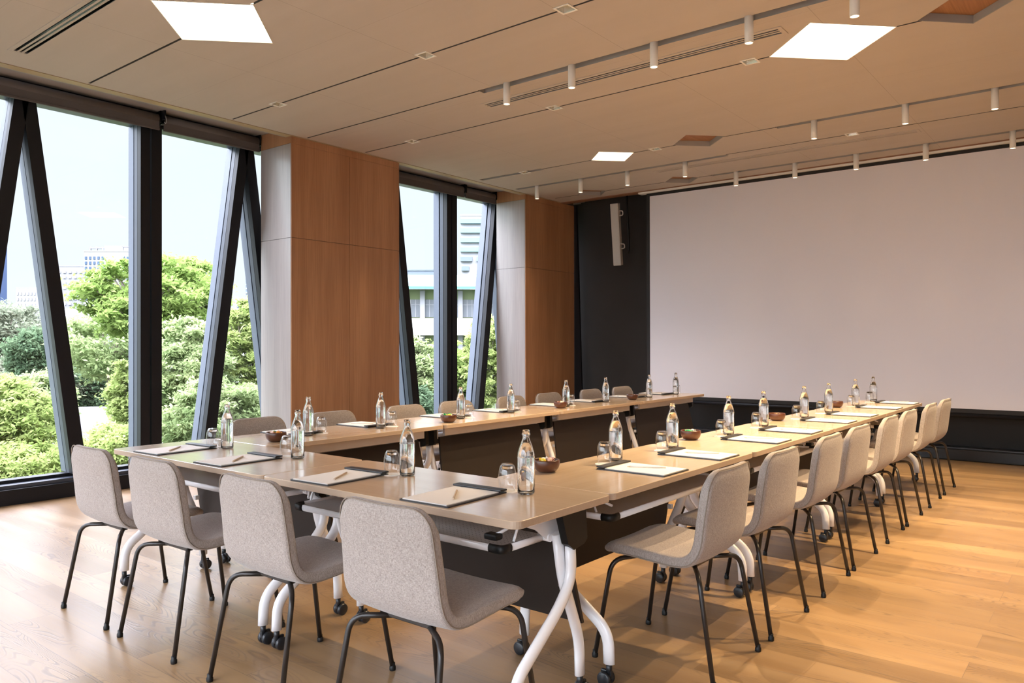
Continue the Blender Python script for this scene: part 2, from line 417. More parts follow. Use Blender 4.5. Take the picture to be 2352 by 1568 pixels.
M['grille'] = plain('speaker_grille', (0.50, 0.49, 0.465), 0.6, var=0.05, vscale=200)
M['panel_light'] = emis('light_panel', (1.0, 0.84, 0.60), 4.0)
M['spot_lens'] = emis('spot_lens', (1.0, 0.84, 0.58), 6.0)
M['dl_lamp'] = emis('downlight_lamp', (1.0, 0.83, 0.55), 3.0)
for k, c in (('yellow', (0.80, 0.55, 0.03)), ('green', (0.03, 0.42, 0.14)), ('orange', (0.75, 0.30, 0.03)), ('pink', (0.72, 0.42, 0.32)), ('white', (0.78, 0.74, 0.68))):
    M['candy_' + k] = plain('candy_' + k, c, 0.3, coat=0.4)

# ------------------------------------------------------------------ room shell
CEIL = 3.395
XE = -6.60          # ceiling edge beside the window pocket
YE = 9.34           # ceiling edge beside the screen pocket
XR = 3.2; YB = -3.4 # walls out of frame
def S(name, mb, mat, label=None):
    return struct(mb.build(name, mat), label)
fl = MB().box(-7.4, XR, YB, 10.1, -0.25, 0.0); S('floor', fl, M['floor'], 'oak plank floor')
S('wall_right', MB().box(XR, XR + 0.15, YB, 10.1, 0, 3.6), M['wall'])
# ceiling with slots, coffers and light openings
def apply_boolean(slab, cutter):
    md = slab.modifiers.new('b', 'BOOLEAN'); md.operation = 'DIFFERENCE'; md.object = cutter; md.solver = 'EXACT'
    md.use_self = True
    dg = bpy.context.evaluated_depsgraph_get()
    me = bpy.data.meshes.new_from_object(slab.evaluated_get(dg))
    slab.modifiers.clear(); old = slab.data; slab.data = me
    bpy.data.meshes.remove(old)
    cm = cutter.data; bpy.data.objects.remove(cutter); bpy.data.meshes.remove(cm)
slab = MB().box(XE, XR, YB, YE, CEIL, CEIL + 0.13).build('ceiling', M['ceiling'])
struct(slab, 'beige panelled ceiling with narrow slots and diamond recesses')
cut = MB()
Z0, Z1 = CEIL - 0.02, CEIL + 0.16
def cslot(x0, x1, y, w, dz=0.0):
    cut.box(x0, x1, y - w / 2, y + w / 2, Z0 - dz, Z1 + dz)
def diamond(cx, cy, h):
    cut.prism([(cx + h, cy), (cx, cy + h), (cx - h, cy), (cx, cy - h)], Z0 - 0.005, Z1 + 0.005)
XS = -6.49
TH = 0.018
panels = [(-4.63, 2.71, 0.432), (-1.60, 5.56, 0.428), (-4.476, 7.41, 0.278)]
coffers = [(-0.77, 5.545, 0.28), (-3.44, 7.40, 0.285), (-4.43, 9.03, 0.24), (-5.77, 9.01, 0.235)]
cslot(XS, 2.6, 2.70, TH); cslot(XS, 2.6, 3.965, TH); cslot(XS, -4.18, 4.80, TH)
cslot(-4.18, 2.6, 4.83, 0.085, 0.001)
cslot(XS, 2.6, 5.56, TH)
cslot(-6.42, -5.45, 7.42, 0.075, 0.001); cslot(-5.45, -2.64, 7.415, TH); cslot(-2.64, 2.6, 7.43, 0.075, 0.001)
cslot(-6.43, -3.45, 8.17, 0.075, 0.001); cslot(-3.45, 2.6, 8.13, TH)
cslot(-6.40, -4.02, 9.02, TH); cslot(-4.02, 2.6, 9.03, 0.075, 0.001)
for p in panels: diamond(*p)
for p in coffers: diamond(*p)
cut_o = cut.build('cut', None)
apply_boolean(slab, cut_o)
downs = [(-5.77, 3.965), (-3.96, 3.965), (-2.73, 3.965), (-5.75, 5.56), (-3.95, 5.56), (-2.17, 5.56), (-5.72, 7.42), (-3.94, 7.415), (-2.13, 8.13), (0.2, 5.56), (0.4, 3.965)]
diffs = [(-6.20, -3.1, 2.10, 0.15, 'top left corner'), (-4.40, -1.77, 5.14, 0.15, 'between the two large glowing panels'), (-4.47, -1.57, 8.41, 0.13, 'nearest the projection screen')]
cut = MB()
for x, y in downs: cut.box(x - 0.05, x + 0.05, y - 0.05, y + 0.05, Z0 - 0.01, Z1 + 0.01)
cut2 = MB()
for x0, x1, y, w, _ in diffs: cut.box(x0 + 0.015, x1 - 0.015, y - w / 2 + 0.012, y + w / 2 - 0.012, Z0 - 0.012, Z1 + 0.012)
cut_o = cut.build('cut', None)
apply_boolean(slab, cut_o)
slab.data.materials.append(M['slotdark']); slab.data.materials.append(M['slotgrey'])
for p in slab.data.polygons:
    p.use_smooth = False
    if abs(p.normal.z) < 0.3:
        thin = any(abs(abs(p.center.y - yy) - TH / 2) < 0.0015 and abs(p.normal.y) > 0.9 for yy in (2.70, 3.965, 4.80, 5.56, 7.415, 8.13, 9.02))
        p.material_index = 1 if thin else 2
# lining above the ceiling: slots look into a grey void, coffers have a wood lid
S('trim_1', MB().box(XE, XR, YB, YE, CEIL + 0.13, CEIL + 0.16), M['slotgrey'], 'grey lining above the ceiling slots')
for i, (cx, cy, h) in enumerate(coffers):
    b = MB()
    q = h - 0.002; z0 = CEIL + 0.0; z1 = CEIL + 0.058
    pts = [(cx + q, cy), (cx, cy + q), (cx - q, cy), (cx, cy - q)]
    b.prism(pts, z1 - 0.004, z1)
    root = thing('ceiling_recess', ['diamond ceiling recess with wood lid in the top right corner', 'diamond ceiling recess with wood lid right of the small glowing panel',
        'diamond ceiling recess near the left top corner of the screen, right of the speaker', 'diamond ceiling recess above the speaker by the end timber column'][i], 'ceiling recess', (0, 0, 0), 0, 'diamond recesses in the ceiling')
    b.build('wood_lid', M['cofferwood'], root)
    s = MB()
    for a, c in zip(pts, pts[1:] + pts[:1]):
        ax, ay = a; bx, by = c
        ix = [cx + (x - cx) * 0.985 for x in (ax, bx)]; iy = [cy + (y - cy) * 0.985 for y in (ay, by)]
        s.prism([(ax, ay), (bx, by), (ix[1], iy[1]), (ix[0], iy[0])], z0 + 0.0015, z1 - 0.005)
    s.build('side_lining', M['slotgrey'], root)
# trim strips at the ceiling edges
S('trim_2', MB().box(XE - 0.004, XE + 0.085, YB, YE, CEIL - 0.005, CEIL - 0.0005), M['trimwood'], 'pale wood edging strip along the window side of the ceiling')
S('trim_3', MB().box(XE - 0.022, XE - 0.005, YB, YE, CEIL - 0.005, CEIL + 0.16), M['pocket'])
S('trim_4', MB().box(-6.53, XR, YE + 0.001, YE + 0.11, CEIL - 0.012, CEIL + 0.16), M['fascia'], 'brown wood fascia along the screen side of the ceiling')
S('ceiling_pocket', MB().box(-7.4, XE - 0.023, YB, 10.1, 3.485, 3.60), M['pocket'], 'grey top of the window pocket').name = 'trim_5'
S('trim_6', MB().box(XE - 0.02, XR, YE + 0.112, 10.15, 3.50, 3.60), M['void'])
# screen wall
wf = MB(); xs = [-6.53, -5.35, -4.27, -3.1, -1.95, -0.8, 0.35, 1.5, 3.2]
for a, b_ in zip(xs, xs[1:]): wf.box(a + 0.004, b_ - 0.004, 9.99, 10.03, 0.13, 3.498)
wf.box(-7.4, XR, 10.035, 10.15, 0, 3.6)
S('wall_front', wf, M['fabricwall'], 'charcoal fabric panelled wall behind the screen')
S('baseboard_front', MB().box(-6.53, XR, 9.74, 9.985, 0.0, 0.128, 0.012), M['blackgloss'], 'glossy black skirting box below the screen')
S('trim_7', MB().box(-6.52, XR - 0.01, 9.80, 9.988, 0.1285, 0.138), M['ledge'], 'grey ledge on the black skirting')
S('trim_8', MB().add([(-6.528, 9.70, 0.0), (-6.38, 9.70, 0.0), (-6.49, 9.70, 3.40), (-6.528, 9.70, 3.40), (-6.528, 9.735, 0.0), (-6.38, 9.735, 0.0), (-6.49, 9.735, 3.40), (-6.528, 9.735, 3.40)],
   [(0, 1, 2, 3), (7, 6, 5, 4), (0, 4, 5, 1), (1, 5, 6, 2), (2, 6, 7, 3), (3, 7, 4, 0)]), M['mull'], 'black tapering post at the corner of the screen wall')
# side wall piece behind far pillar
S('wall_left', MB().box(-7.4, -7.34, 9.72, 10.03, 0, 3.485), M['mull'])

# timber clad columns (panels with fine joints)
def column(y0, y1, joint, label):
    x0, x1 = -7.055, -6.53; ze = CEIL - 0.002
    t = thing('timber_column', label, 'column', (x1, (y0 + y1) / 2, 0))
    ox, oy = x1, (y0 + y1) / 2
    g = 0.002; zj = 2.373
    ys = [y0] + joint + [y1]
    MB().box(x0 - ox, x1 - 0.012 - ox, y0 + 0.012 - oy, y1 - 0.012 - oy, 0, 3.483).build('core', M['slotdark'], t)
    for a, b_ in zip(ys, ys[1:]):
        for z0, z1 in ((0.0, zj - g), (zj + g, ze - 0.075)):
            MB().box(x1 - 0.012 - ox, x1 - ox, a + g - oy, b_ - g - oy, z0, z1).build('front_panel', M['pillar'], t)
    MB().box(x1 - 0.012 - ox, x1 - ox, y0 + g - oy, y1 - g - oy, ze - 0.073, ze - 0.004).build('header_panel', M['pillar'], t)
    for ya, yb in ((y0, y0 + 0.0115), (y1 - 0.0115, y1)):
        for z0, z1 in ((0.0, zj - g), (zj + g, 3.30 + 0.02), (3.323, 3.482)):
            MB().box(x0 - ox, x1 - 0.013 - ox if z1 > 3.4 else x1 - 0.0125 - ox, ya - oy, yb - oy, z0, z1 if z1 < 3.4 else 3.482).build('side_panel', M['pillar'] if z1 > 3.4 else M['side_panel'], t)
    return t
column(4.64, 6.105, [5.38], 'wide timber-clad column between the two windows, left of the second window')
column(8.49, 9.70, [], 'timber-clad column at the far left corner beside the charcoal wall')

# ------------------------------------------------------------------ windows
ZH = 3.33
def mullion(parent, y0b, y1b, y0t, y1t, zb, zt):
    """bar between a bottom interval and a top interval, at the window plane: black front, grey flank, outer fin"""
    def bar(xa, xb, ya0, ya1, yb0, yb1, nm, mat):
        vs = [(xa, ya0, zb), (xa, ya1, zb), (xa, yb1, zt), (xa, yb0, zt), (xb, ya0, zb), (xb, ya1, zb), (xb, yb1, zt), (xb, yb0, zt)]
        fs = [(0, 1, 2, 3), (7, 6, 5, 4), (0, 4, 5, 1), (1, 5, 6, 2), (2, 6, 7, 3), (3, 7, 4, 0)]
        return MB().add(vs, fs).build(nm, mat, parent)
    f = bar(-7.10, -7.165, y0b, y1b, y0t, y1t, 'mullion', M['mull'])
    w = 0.012
    bar(-7.167, -7.175, y0b + w, y1b - w, y0t + w, y1t - w, 'gasket', M['black_plastic']).parent = f
    bar(-7.177, -7.235, y0b + .004, y1b - .004, y0t + .004, y1t - .004, 'inner_frame', M['mullside']).parent = f
    bar(-7.262, -7.36, y0b + .01, y1b - .01, y0t + .01, y1t - .01, 'outer_fin', M['fin']).parent = f
    return f
def window(idx, ya, yb, label):
    t = bpy.data.objects.new('window_%d' % idx, None); C.objects.link(t); t['kind'] = 'structure'; t['label'] = label
    # pane
    MB().box(-7.252, -7.244, ya, yb, 0.16, 3.42).build('pane', M['glass'], t)
    # sill tiers and head
    MB().box(-7.40, -7.05, ya, yb, 0.0, 0.126, 0.003).build('sill_box', M['mull'], t)
    MB().box(-7.38, -7.085, ya, yb, 0.1265, 0.158, 0.003).build('sill_ledge', M['mullside'], t)
    MB().box(-7.30, -7.19, ya, yb, 0.1585, 0.185, 0.003).build('bottom_frame', M['mull'], t)
    MB().box(-7.34, -7.17, ya, yb, ZH + 0.02, ZH + 0.055).build('head_frame', M['mullside'], t)
    MB().box(-7.36, -7.13, ya, yb, ZH + 0.056, 3.484).build('head_beam', M['mull'], t)
    zb, zt = 0.186, ZH + 0.019
    base = 2.45
    for k in range(-3, 4):
        ap = base + 2.05 * k
        # A-shaped pair
        for s_ in (-1, 1):
            b0 = ap + s_ * 0.02 + s_ * 0.41 - 0.06; t0 = ap + s_ * 0.025 - 0.05
            if b0 < ya or b0 + 0.12 > yb + 0.05: continue
            mullion(t, b0, b0 + 0.12, t0, t0 + 0.105, zb, zt)
        v = ap + 1.05
        if ya < v - 0.1 and v + 0.1 < yb:
            mullion(t, v - 0.095, v - 0.008, v - 0.095, v - 0.008, zb, zt)
            mullion(t, v + 0.008, v + 0.105, v + 0.008, v + 0.105, zb, zt)
    return t
window(1, YB, 5.15, 'left window wall with black slanted and upright mullions')
window(2, 5.50, 9.70, 'second window between the timber columns')
# glazed rear side of the room, behind the camera
wr = MB(); wr.box(-7.4, XR, YB - 0.15, YB, 0, 0.15); wr.box(-7.4, XR, YB - 0.15, YB, 3.25, 3.6); wr.box(2.6, XR, YB - 0.15, YB, 0.15, 3.25); wr.box(-7.4, -7.0, YB - 0.15, YB, 0.15, 3.25)
S('wall_rear', wr, M['wall'])
t = bpy.data.objects.new('window_3', None); C.objects.link(t); t['kind'] = 'structure'
MB().box(-7.0, 2.6, YB - 0.09, YB - 0.08, 0.15, 3.25).build('pane', M['glass'], t)
for k in range(7): MB().box(-7.0 + 1.6 * k - 0.05 * (k > 0), -6.95 + 1.6 * k - 0.05 * (k > 0), YB - 0.14, YB - 0.02, 0.15, 3.25).build('mullion', M['mull'], t)
S('wall_left_core', MB().box(-7.45, -7.37, 5.155, 5.495, 0, 3.485), M['mull']).name = 'wall_left.001'

def blind(ya, yb, label):
    t = thing('roller_blind', label, 'blind', (-7.05, (ya + yb) / 2, 3.40), 0, 'roller blinds above the windows')
    h = (yb - ya) / 2
    MB().tube([(-0.035, -h + .012, .012), (-0.035, h - .012, .012)], 0.048, n=24).build('roll', M['blind'], t)
    MB().box(-0.006, 0.004, -h + .01, h - .01, -0.085, 0.02).build('cloth', M['blind'], t)
    MB().box(-0.012, 0.010, -h + .008, h - .008, -0.097, -0.078, 0.003).build('hem_bar', M['blind'], t)
    b = MB()
    for y in (-h + 0.004, h - 0.004): b.box(-0.09, 0.02, y - 0.0035, y + 0.0035, -0.03, 0.083)
    b.build('bracket', M['blackgloss'], t)
    return t
blind(-1.2, 1.49, 'roller blind at the left edge of the frame')
blind(1.50, 3.565, 'taupe roller blind over the leftmost panes of the left window')
blind(3.59, 4.625, 'short taupe roller blind beside the wide timber column')
blind(6.12, 7.80, 'taupe roller blind on the left half of the second window')
blind(7.82, 8.475, 'short taupe roller blind on the right half of the second window')
# chain clip between the first two blinds
t = thing('blind_chain', 'small metal chain bracket hanging between the two blinds of the left window', 'blind chain', (-6.985, 3.578, 3.40))
MB().box(-0.06, 0.0, -0.008, 0.008, 0.0, 0.083).build('clip', M['mull'], t)
MB().tube(fillet([(0.004, 0, 0.03), (0.006, 0.012, -0.02), (0.006, 0.0, -0.045), (0.004, -0.01, -0.03)], 0.02), 0.004, n=6).build('chain', M['steel'], t)

# ------------------------------------------------------------------ ceiling fittings
for i, (cx, cy, h) in enumerate(panels):
    lab = ['large glowing square ceiling light at the top left', 'large glowing square ceiling light at the top right', 'small glowing square ceiling light above the far tables'][i]
    t = thing('ceiling_light_panel', lab, 'ceiling light', (cx, cy, CEIL), 0, 'square glowing ceiling panels')
    q = h - 0.004
    MB().prism([(q, 0), (0, q), (-q, 0), (0, -q)], 0.004, 0.010).build('diffuser', M['panel_light'], t)
    fr = MB(); q2 = h - 0.001; q3 = h - 0.006
    o = [(q2, 0), (0, q2), (-q2, 0), (0, -q2)]; n_ = [(q3, 0), (0, q3), (-q3, 0), (0, -q3)]
    for k in range(4):
        k2 = (k + 1) % 4
        fr.prism([o[k], o[k2], n_[k2], n_[k]], -0.002, 0.003)
    fr.build('frame', M['white_trim'], t)
rows = ['nearest slot from the camera with five cylinder spotlights', 'middle slot on the right', 'slot at the far left before the screen', 'slot right in front of the screen']
spots = [[(x, 4.80) for x in (-3.88, -3.25, -2.56, -1.88, -1.24)] + [(-0.56, 4.80), (0.12, 4.80)],
         [(x, 7.42) for x in (-2.28, -1.50, -0.83)] + [(-0.12, 7.42)],
         [(x, 8.17) for x in (-6.09, -5.40, -4.72, -3.96)],
         [(x, 9.02) for x in (-3.70, -2.99, -2.32, -1.63, -0.86)]]
rown = ['in the slot above the tables', 'in the right-hand mid-ceiling slot', 'in the slot near the far timber column', 'in the slot right in front of the screen']
ordn = ['first', 'second', 'third', 'fourth', 'fifth', 'sixth', 'seventh', 'eighth']
sp0 = None
def make_spot():
    t = thing('cylinder_spotlight', 'x', 'spotlight', (0, 0, CEIL))
    b = MB(); r = 0.028
    b.lathe([(0, 0.03), (r, 0.03), (r, -0.168), (r - 0.003, -0.170), (r - 0.004, -0.168), (r - 0.004, -0.162)], 24)
    b.build('housing', M['white_trim'], t)
    MB().lathe([(0, -0.1655), (r - 0.0045, -0.1655), (r - 0.0045, -0.1625), (0, -0.1625)], 24).build('lens', M['spot_lens'], t)
    return t
LIGHTS = []
for ri, row in enumerate(spots):
    for k, (x, y) in enumerate(row):
        if x > -0.6 and ri != 3: lb = 'white cylinder spotlight out of frame to the right'
        lb = 'white cylinder spotlight, %s from left %s' % (ordn[k], rown[ri])
        if sp0 is None:
            sp0 = make_spot(); o = sp0; o.location = (x, y, CEIL); o['label'] = lb; o['group'] = 'cylinder spotlights'
        else: o = dup(sp0, (x, y, CEIL), 0, lb, 'cylinder spotlights')
        LIGHTS.append((x, y, CEIL - 0.18, ri))
dl0 = None
dlab = ['leftmost, in the first slot line beyond the large left glowing panel', 'in the middle of the first slot line', 'at the top centre edge of the picture', 'leftmost in the slot line above the wide timber column',
        'in the same slot line as the large right glowing panel, mid ceiling', 'beside the left corner of the large right glowing panel', 'in the short wide slot above the second window', 'between the small glowing panel and a diamond recess', 'in the thin slot line at right before the screen']
for i, (x, y) in enumerate(downs):
    if dl0 is None:
        t = thing('recessed_downlight', '', 'downlight', (x, y, CEIL), 0, 'square recessed downlights')
        b = MB(); w = 0.058; v = 0.045
        for (a0, a1, b0, b1) in ((-w, w, -w, -v), (-w, w, v, w), (-w, -v, -v, v), (v, w, -v, v)): b.box(a0, a1, b0, b1, -0.004, -0.0005)
        b.build('frame', M['white_trim'], t)
        b = MB(); q = 0.044; z = 0.055; w = 0.028
        vs = [(-q, -q, 0), (q, -q, 0), (q, q, 0), (-q, q, 0), (-w, -w, z), (w, -w, z), (w, w, z), (-w, w, z), (-q, -q, -.0), (q, -q, -.0)]
        b.add(vs[:8], [(0, 4, 5, 1), (1, 5, 6, 2), (2, 6, 7, 3), (3, 7, 4, 0)])
        b.build('reflector', M['reflector'], t)
        MB().lathe([(0, 0.03), (0.020, 0.03), (0.020, 0.05), (0, 0.05)], 16).build('lamp', M['dl_lamp'], t)
        dl0 = t; o = t
    else: o = dup(dl0, (x, y, CEIL), 0, None, 'square recessed downlights')
    o['label'] = 'square recessed downlight ' + (dlab[i] if i < len(dlab) else 'beyond the right edge of the picture, %s' % ordn[i - len(dlab)])
    LIGHTS.append((x, y, CEIL - 0.01, 9))
for x0, x1, y, w, nm in diffs:
    t = thing('air_diffuser', 'long slotted ceiling air diffuser ' + nm, 'air vent', ((x0 + x1) / 2, y, CEIL), 0, 'linear air diffusers in the ceiling')
    h = (x1 - x0) / 2; b = MB(); e = 0.03
    for (a0, a1, b0, b1) in ((-h, h, -w / 2, -w / 2 + e), (-h, h, w / 2 - e, w / 2), (-h, -h + e, -w / 2 + e, w / 2 - e), (h - e, h, -w / 2 + e, w / 2 - e)): b.box(a0, a1, b0, b1, -0.005, -0.0005)
    b.build('frame', M['ceiling'], t)
    MB().box(-h + .02, h - .02, -w / 2 + .016, w / 2 - .016, 0.012, 0.016).build('backing', M['blackgloss'], t)
    for k in range(2):
        yy = (k - 0.5) * (w - 2 * e) / 3.0
        MB().box(-h + e, h - e, yy - 0.007, yy + 0.007, -0.004, -0.0005).build('slat', M['ceiling'], t)

# ------------------------------------------------------------------ screen and speaker
t = thing('projection_screen', 'large white projection screen with black border hanging on the far wall', 'screen', (-2.78, 9.40, 0.5))
MB().box(-2.30, 2.30, -0.002, 0.002, 0.105, 2.82).build('screen_surface', M['screen'], t)
b = MB(); b.box(-2.35, -2.3005, -0.003, 0.003, 0.06, 2.86); b.box(2.3005, 2.35, -0.003, 0.003, 0.06, 2.86); b.box(-2.3, 2.3, -0.003, 0.003, 2.8205, 2.86); b.box(-2.3, 2.3, -0.003, 0.003, 0.06, 0.1045)
b.build('border', M['screenblack'], t)
MB().tube([(-2.36, 0, 0.035), (2.36, 0, 0.035)], 0.022, n=16).build('weight_bar', M['mull'], t)
MB().box(-2.46, 2.46, -0.045, 0.06, 2.861, 2.93, 0.008).build('case', M['white_trim'], t)
for x_ in (-2.2, 0, 2.2): MB().box(x_ - .02, x_ + .02, -0.01, 0.03, 2.931, 2.9995).build('hanging_bracket', M['steel'], t)

t = thing('column_speaker', 'white slim column loudspeaker tilted down on the charcoal wall left of the screen', 'speaker', (-5.70, 9.56, 2.87))
t.rotation_euler = (R(9.5), 0, R(12))
MB().box(-0.058, 0.058, -0.055, 0.05, -0.44, 0.44, 0.008).build('cabinet', M['speaker'], t)
MB().box(-0.050, 0.050, -0.060, -0.0555, -0.43, 0.43, 0.003).build('grille', M['grille'], t)
for z in (0.30, -0.17):
    b = MB(); b.tube(fillet([(0.055, 0.0, z + .035), (0.10, 0.02, z + .03), (0.10, 0.02, z - .03), (0.055, 0.0, z - .035)], 0.02), 0.008, n=8)
    b.build('bracket', M['speaker'], t)
t = thing('speaker_cable', 'black cable and pole dropping from the ceiling behind the white column speaker', 'cable', (-5.565, 9.62, 3.5))
MB().tube([(0, 0, -0.002), (0.0, 0, -0.30), (0.012, 0.01, -0.55), (0.02, 0.01, -0.75), (0.018, 0.01, -0.86), (0.004, 0.0, -0.90)], 0.016, n=10).build('cable', M['black_plastic'], t)

# ------------------------------------------------------------------ folding table
D = 0.575; TZ = 0.74; TT = 0.026
def make_table(Ln, label, loc, rz):
    t = thing('folding_table', label, 'table', loc, rz, 'oak-topped folding tables in a U layout')
    h = Ln / 2 - 0.0015
    bm = bmesh.new()
    pts = rrect(-h, h, 0.0, D, 0.035, 6)
    vs = [bm.verts.new((x, y, TZ - TT)) for x, y in pts]
    f = bm.faces.new(vs)
    r_ = bmesh.ops.extrude_face_region(bm, geom=[f])
    for v in r_['geom']:
        if isinstance(v, bmesh.types.BMVert): v.co.z = TZ
    bmesh.ops.recalc_face_normals(bm, faces=bm.faces)
    ed = [e for e in bm.edges if len(e.link_faces) == 2 and abs(e.verts[0].co.z - e.verts[1].co.z) < 1e-6]
    bmesh.ops.bevel(bm, geom=ed, offset=0.0015, segments=1, affect='EDGES')
    me = bpy.data.meshes.new('tabletop'); bm.to_mesh(me); bm.free()
    me.materials.append(M['top']); me.materials.append(M['edge'])
    for p in me.polygons: p.material_index = 1 if abs(p.normal.z) < 0.3 else 0
    o = bpy.data.objects.new('tabletop', me); C.objects.link(o); o.parent = t
    for s_ in (-1, 1):
        xe = s_ * (h - 0.06)
        ax = (1, 0, 0)
        A = fillet([(xe + s_ * .012, 0.365, 0.615), (xe + s_ * .012, 0.375, 0.47), (xe + s_ * .012, 0.30, 0.385), (xe + s_ * .012, 0.050, 0.205), (xe + s_ * .012, 0.045, 0.085)], [0.09, 0.06, 0.11], 7)
        la = MB().tube(A, 0.017, 0.024, 14, ax).build('leg', M['white_metal'], t)
        B = fillet([(xe - s_ * .022, 0.335, 0.63), (xe - s_ * .022, 0.365, 0.47), (xe - s_ * .022, 0.474, 0.215), (xe - s_ * .022, 0.478, 0.085)], [0.06, 0.06], 6)
        lb = MB().tube(B, 0.017, 0.024, 14, ax).build('leg', M['white_metal'], t)
        for leg, x, y in ((la, xe + s_ * .012, 0.045), (lb, xe - s_ * .022, 0.478)):
            c = MB()
            c.lathe([(0, 0.087), (0.012, 0.087), (0.012, 0.045), (0, 0.045)], 12, (x, y, 0))
            for q in (-1, 1):
                m_ = Matrix.Translation((x + q * 0.0145, y + 0.014, 0.028)) @ Matrix.Rotation(PI / 2, 4, 'Y')
                c.lathe([(0, -0.010), (0.022, -0.010), (0.027, -0.007), (0.028, 0.0), (0.027, 0.007), (0.022, 0.010), (0, 0.010)], 18, (0, 0, 0), m_)
            c.box(x - 0.007, x + 0.007, y - 0.012, y + 0.034, 0.03, 0.060, 0.004)
            c.build('caster', M['caster'], leg)
        # black cap and white pivot plate
        cp = MB()
        prof = [(0.285, 0.7135), (0.435, 0.7135), (0.445, 0.60), (0.425, 0.585), (0.36, 0.575), (0.325, 0.60)]
        mm = Matrix.Translation((xe + s_ * 0.0, 0, 0)) @ Matrix(((0, 0, 1, 0), (1, 0, 0, 0), (0, 1, 0, 0), (0, 0, 0, 1)))
        cp.prism(prof, (0.004 if s_ > 0 else -0.034), (0.034 if s_ > 0 else -0.004), mm)
        cp.build('leg_cap', M['black_plastic'], t)
        wp = MB()
        prof = [(0.13, 0.713), (0.40, 0.713), (0.40, 0.62), (0.32, 0.60), (0.24, 0.655), (0.13, 0.695)]
        wp.prism(prof, -s_ * 0.045 - 0.004, -s_ * 0.045 + 0.004, mm)
        wp.build('pivot_plate', M['white_metal'], t)
        # linkage struts
        st = MB()
        st.tube([(xe - s_ * .07, 0.19, 0.712), (xe - s_ * .075, 0.155, 0.628)], 0.005, n=8)
        st.tube(fillet([(xe - s_ * .085, 0.22, 0.708), (xe - s_ * .09, 0.14, 0.672), (xe - s_ * .12, 0.11, 0.652)], 0.03), 0.006, n=8)
        st.build('strut', M['white_metal'], t)
        hx = xe - s_ * 0.15
        if s_ > 0: MB().box(min(hx, hx + s_ * .055), max(hx, hx + s_ * .055), 0.085, 0.125, 0.638, 0.66, 0.008).build('release_lever', M['black_plastic'], t)
        kn = MB().tube([(xe - s_ * 0.035, 0.315, 0.615), (xe - s_ * 0.085, 0.315, 0.615)], 0.014, n=14).build('pivot_knob', M['white_metal'], t)
    # rail between the legs
    MB().box(-h + 0.10, h - 0.10, 0.452, 0.475, 0.650, 0.7135, 0.003).build('support_rail', M['rail'], t)
    # tray
    x0, x1 = -h + 0.125, h - 0.125
    MB().box(x0 + .01, x1 - .01, 0.095, 0.33, 0.617, 0.6185).build('tray_sheet', M['perf'], t)
    MB().tube([(x0 + 0.045, 0.082, 0.615), (x1 - 0.045, 0.082, 0.615)], 0.006, 0.013, 10, (0, 1, 0)).build('tray_front_bar', M['white_metal'], t)
    for s_ in (-1, 1):
        xx = s_ * (h - 0.125)
        MB().tube([(xx, 0.115, 0.615), (xx, 0.325, 0.615)], 0.006, 0.013, 10, (1, 0, 0)).build('tray_side_bar', M['white_metal'], t)
        cpth = fillet([(xx - s_ * 0.055, 0.082, 0.615), (xx, 0.082, 0.615), (xx, 0.125, 0.615)], 0.03, 6)
        MB().tube(cpth, 0.0155, 0.010, 10, (0, 0, 1)).build('tray_corner', M['black_plastic'], t)
    # modesty panel, leaning
    md = MB()
    mx0, mx1 = -h + 0.105, h - 0.105
    ya, yb, za, zb = 0.405, 0.475, 0.635, 0.275
    md.add([(mx0, ya, za), (mx1, ya, za), (mx1 + .035, yb, zb), (mx0 - .035, yb, zb), (mx0, ya + .014, za), (mx1, ya + .014, za), (mx1 + .035, yb + .014, zb), (mx0 - .035, yb + .014, zb)],
           [(0, 3, 2, 1), (4, 5, 6, 7), (0, 1, 5, 4), (1, 2, 6, 5), (2, 3, 7, 6), (3, 0, 4, 7)])
    md.build('modesty_panel', M['modesty'], t)
    for s_ in (-1, 1):
        MB().box(s_ * (h - 0.115) - .012, s_ * (h - 0.115) + .012, 0.405, 0.43, 0.415, 0.44, 0.004).build('panel_clip', M['white_metal'], t)
    return t
tF = make_table(1.385, 'oak folding table at the front right corner of the U, nearest the camera', (-2.178, 1.885, 0), 0)
tF2 = dup(tF, (-3.563, 1.885, 0), 0, 'oak folding table at the front left corner, beside the left window')
tR = make_table(1.402, '', (-1.49, 2.463 + 0.701, 0), PI / 2)
nm4 = ['nearest the camera', 'second from the camera', 'third from the camera', 'farthest, next to the screen']
tR['label'] = 'oak folding table in the right-hand row, ' + nm4[0]
for k in (1, 2, 3):
    dup(tR, (-1.49, 2.463 + 0.701 + 1.402 * k, 0), PI / 2, 'oak folding table in the right-hand row, ' + nm4[k])
for k in range(4):
    dup(tR, (-4.25, 2.463 + 0.701 + 1.402 * k, 0), -PI / 2, 'oak folding table in the left-hand row by the windows, ' + nm4[k])

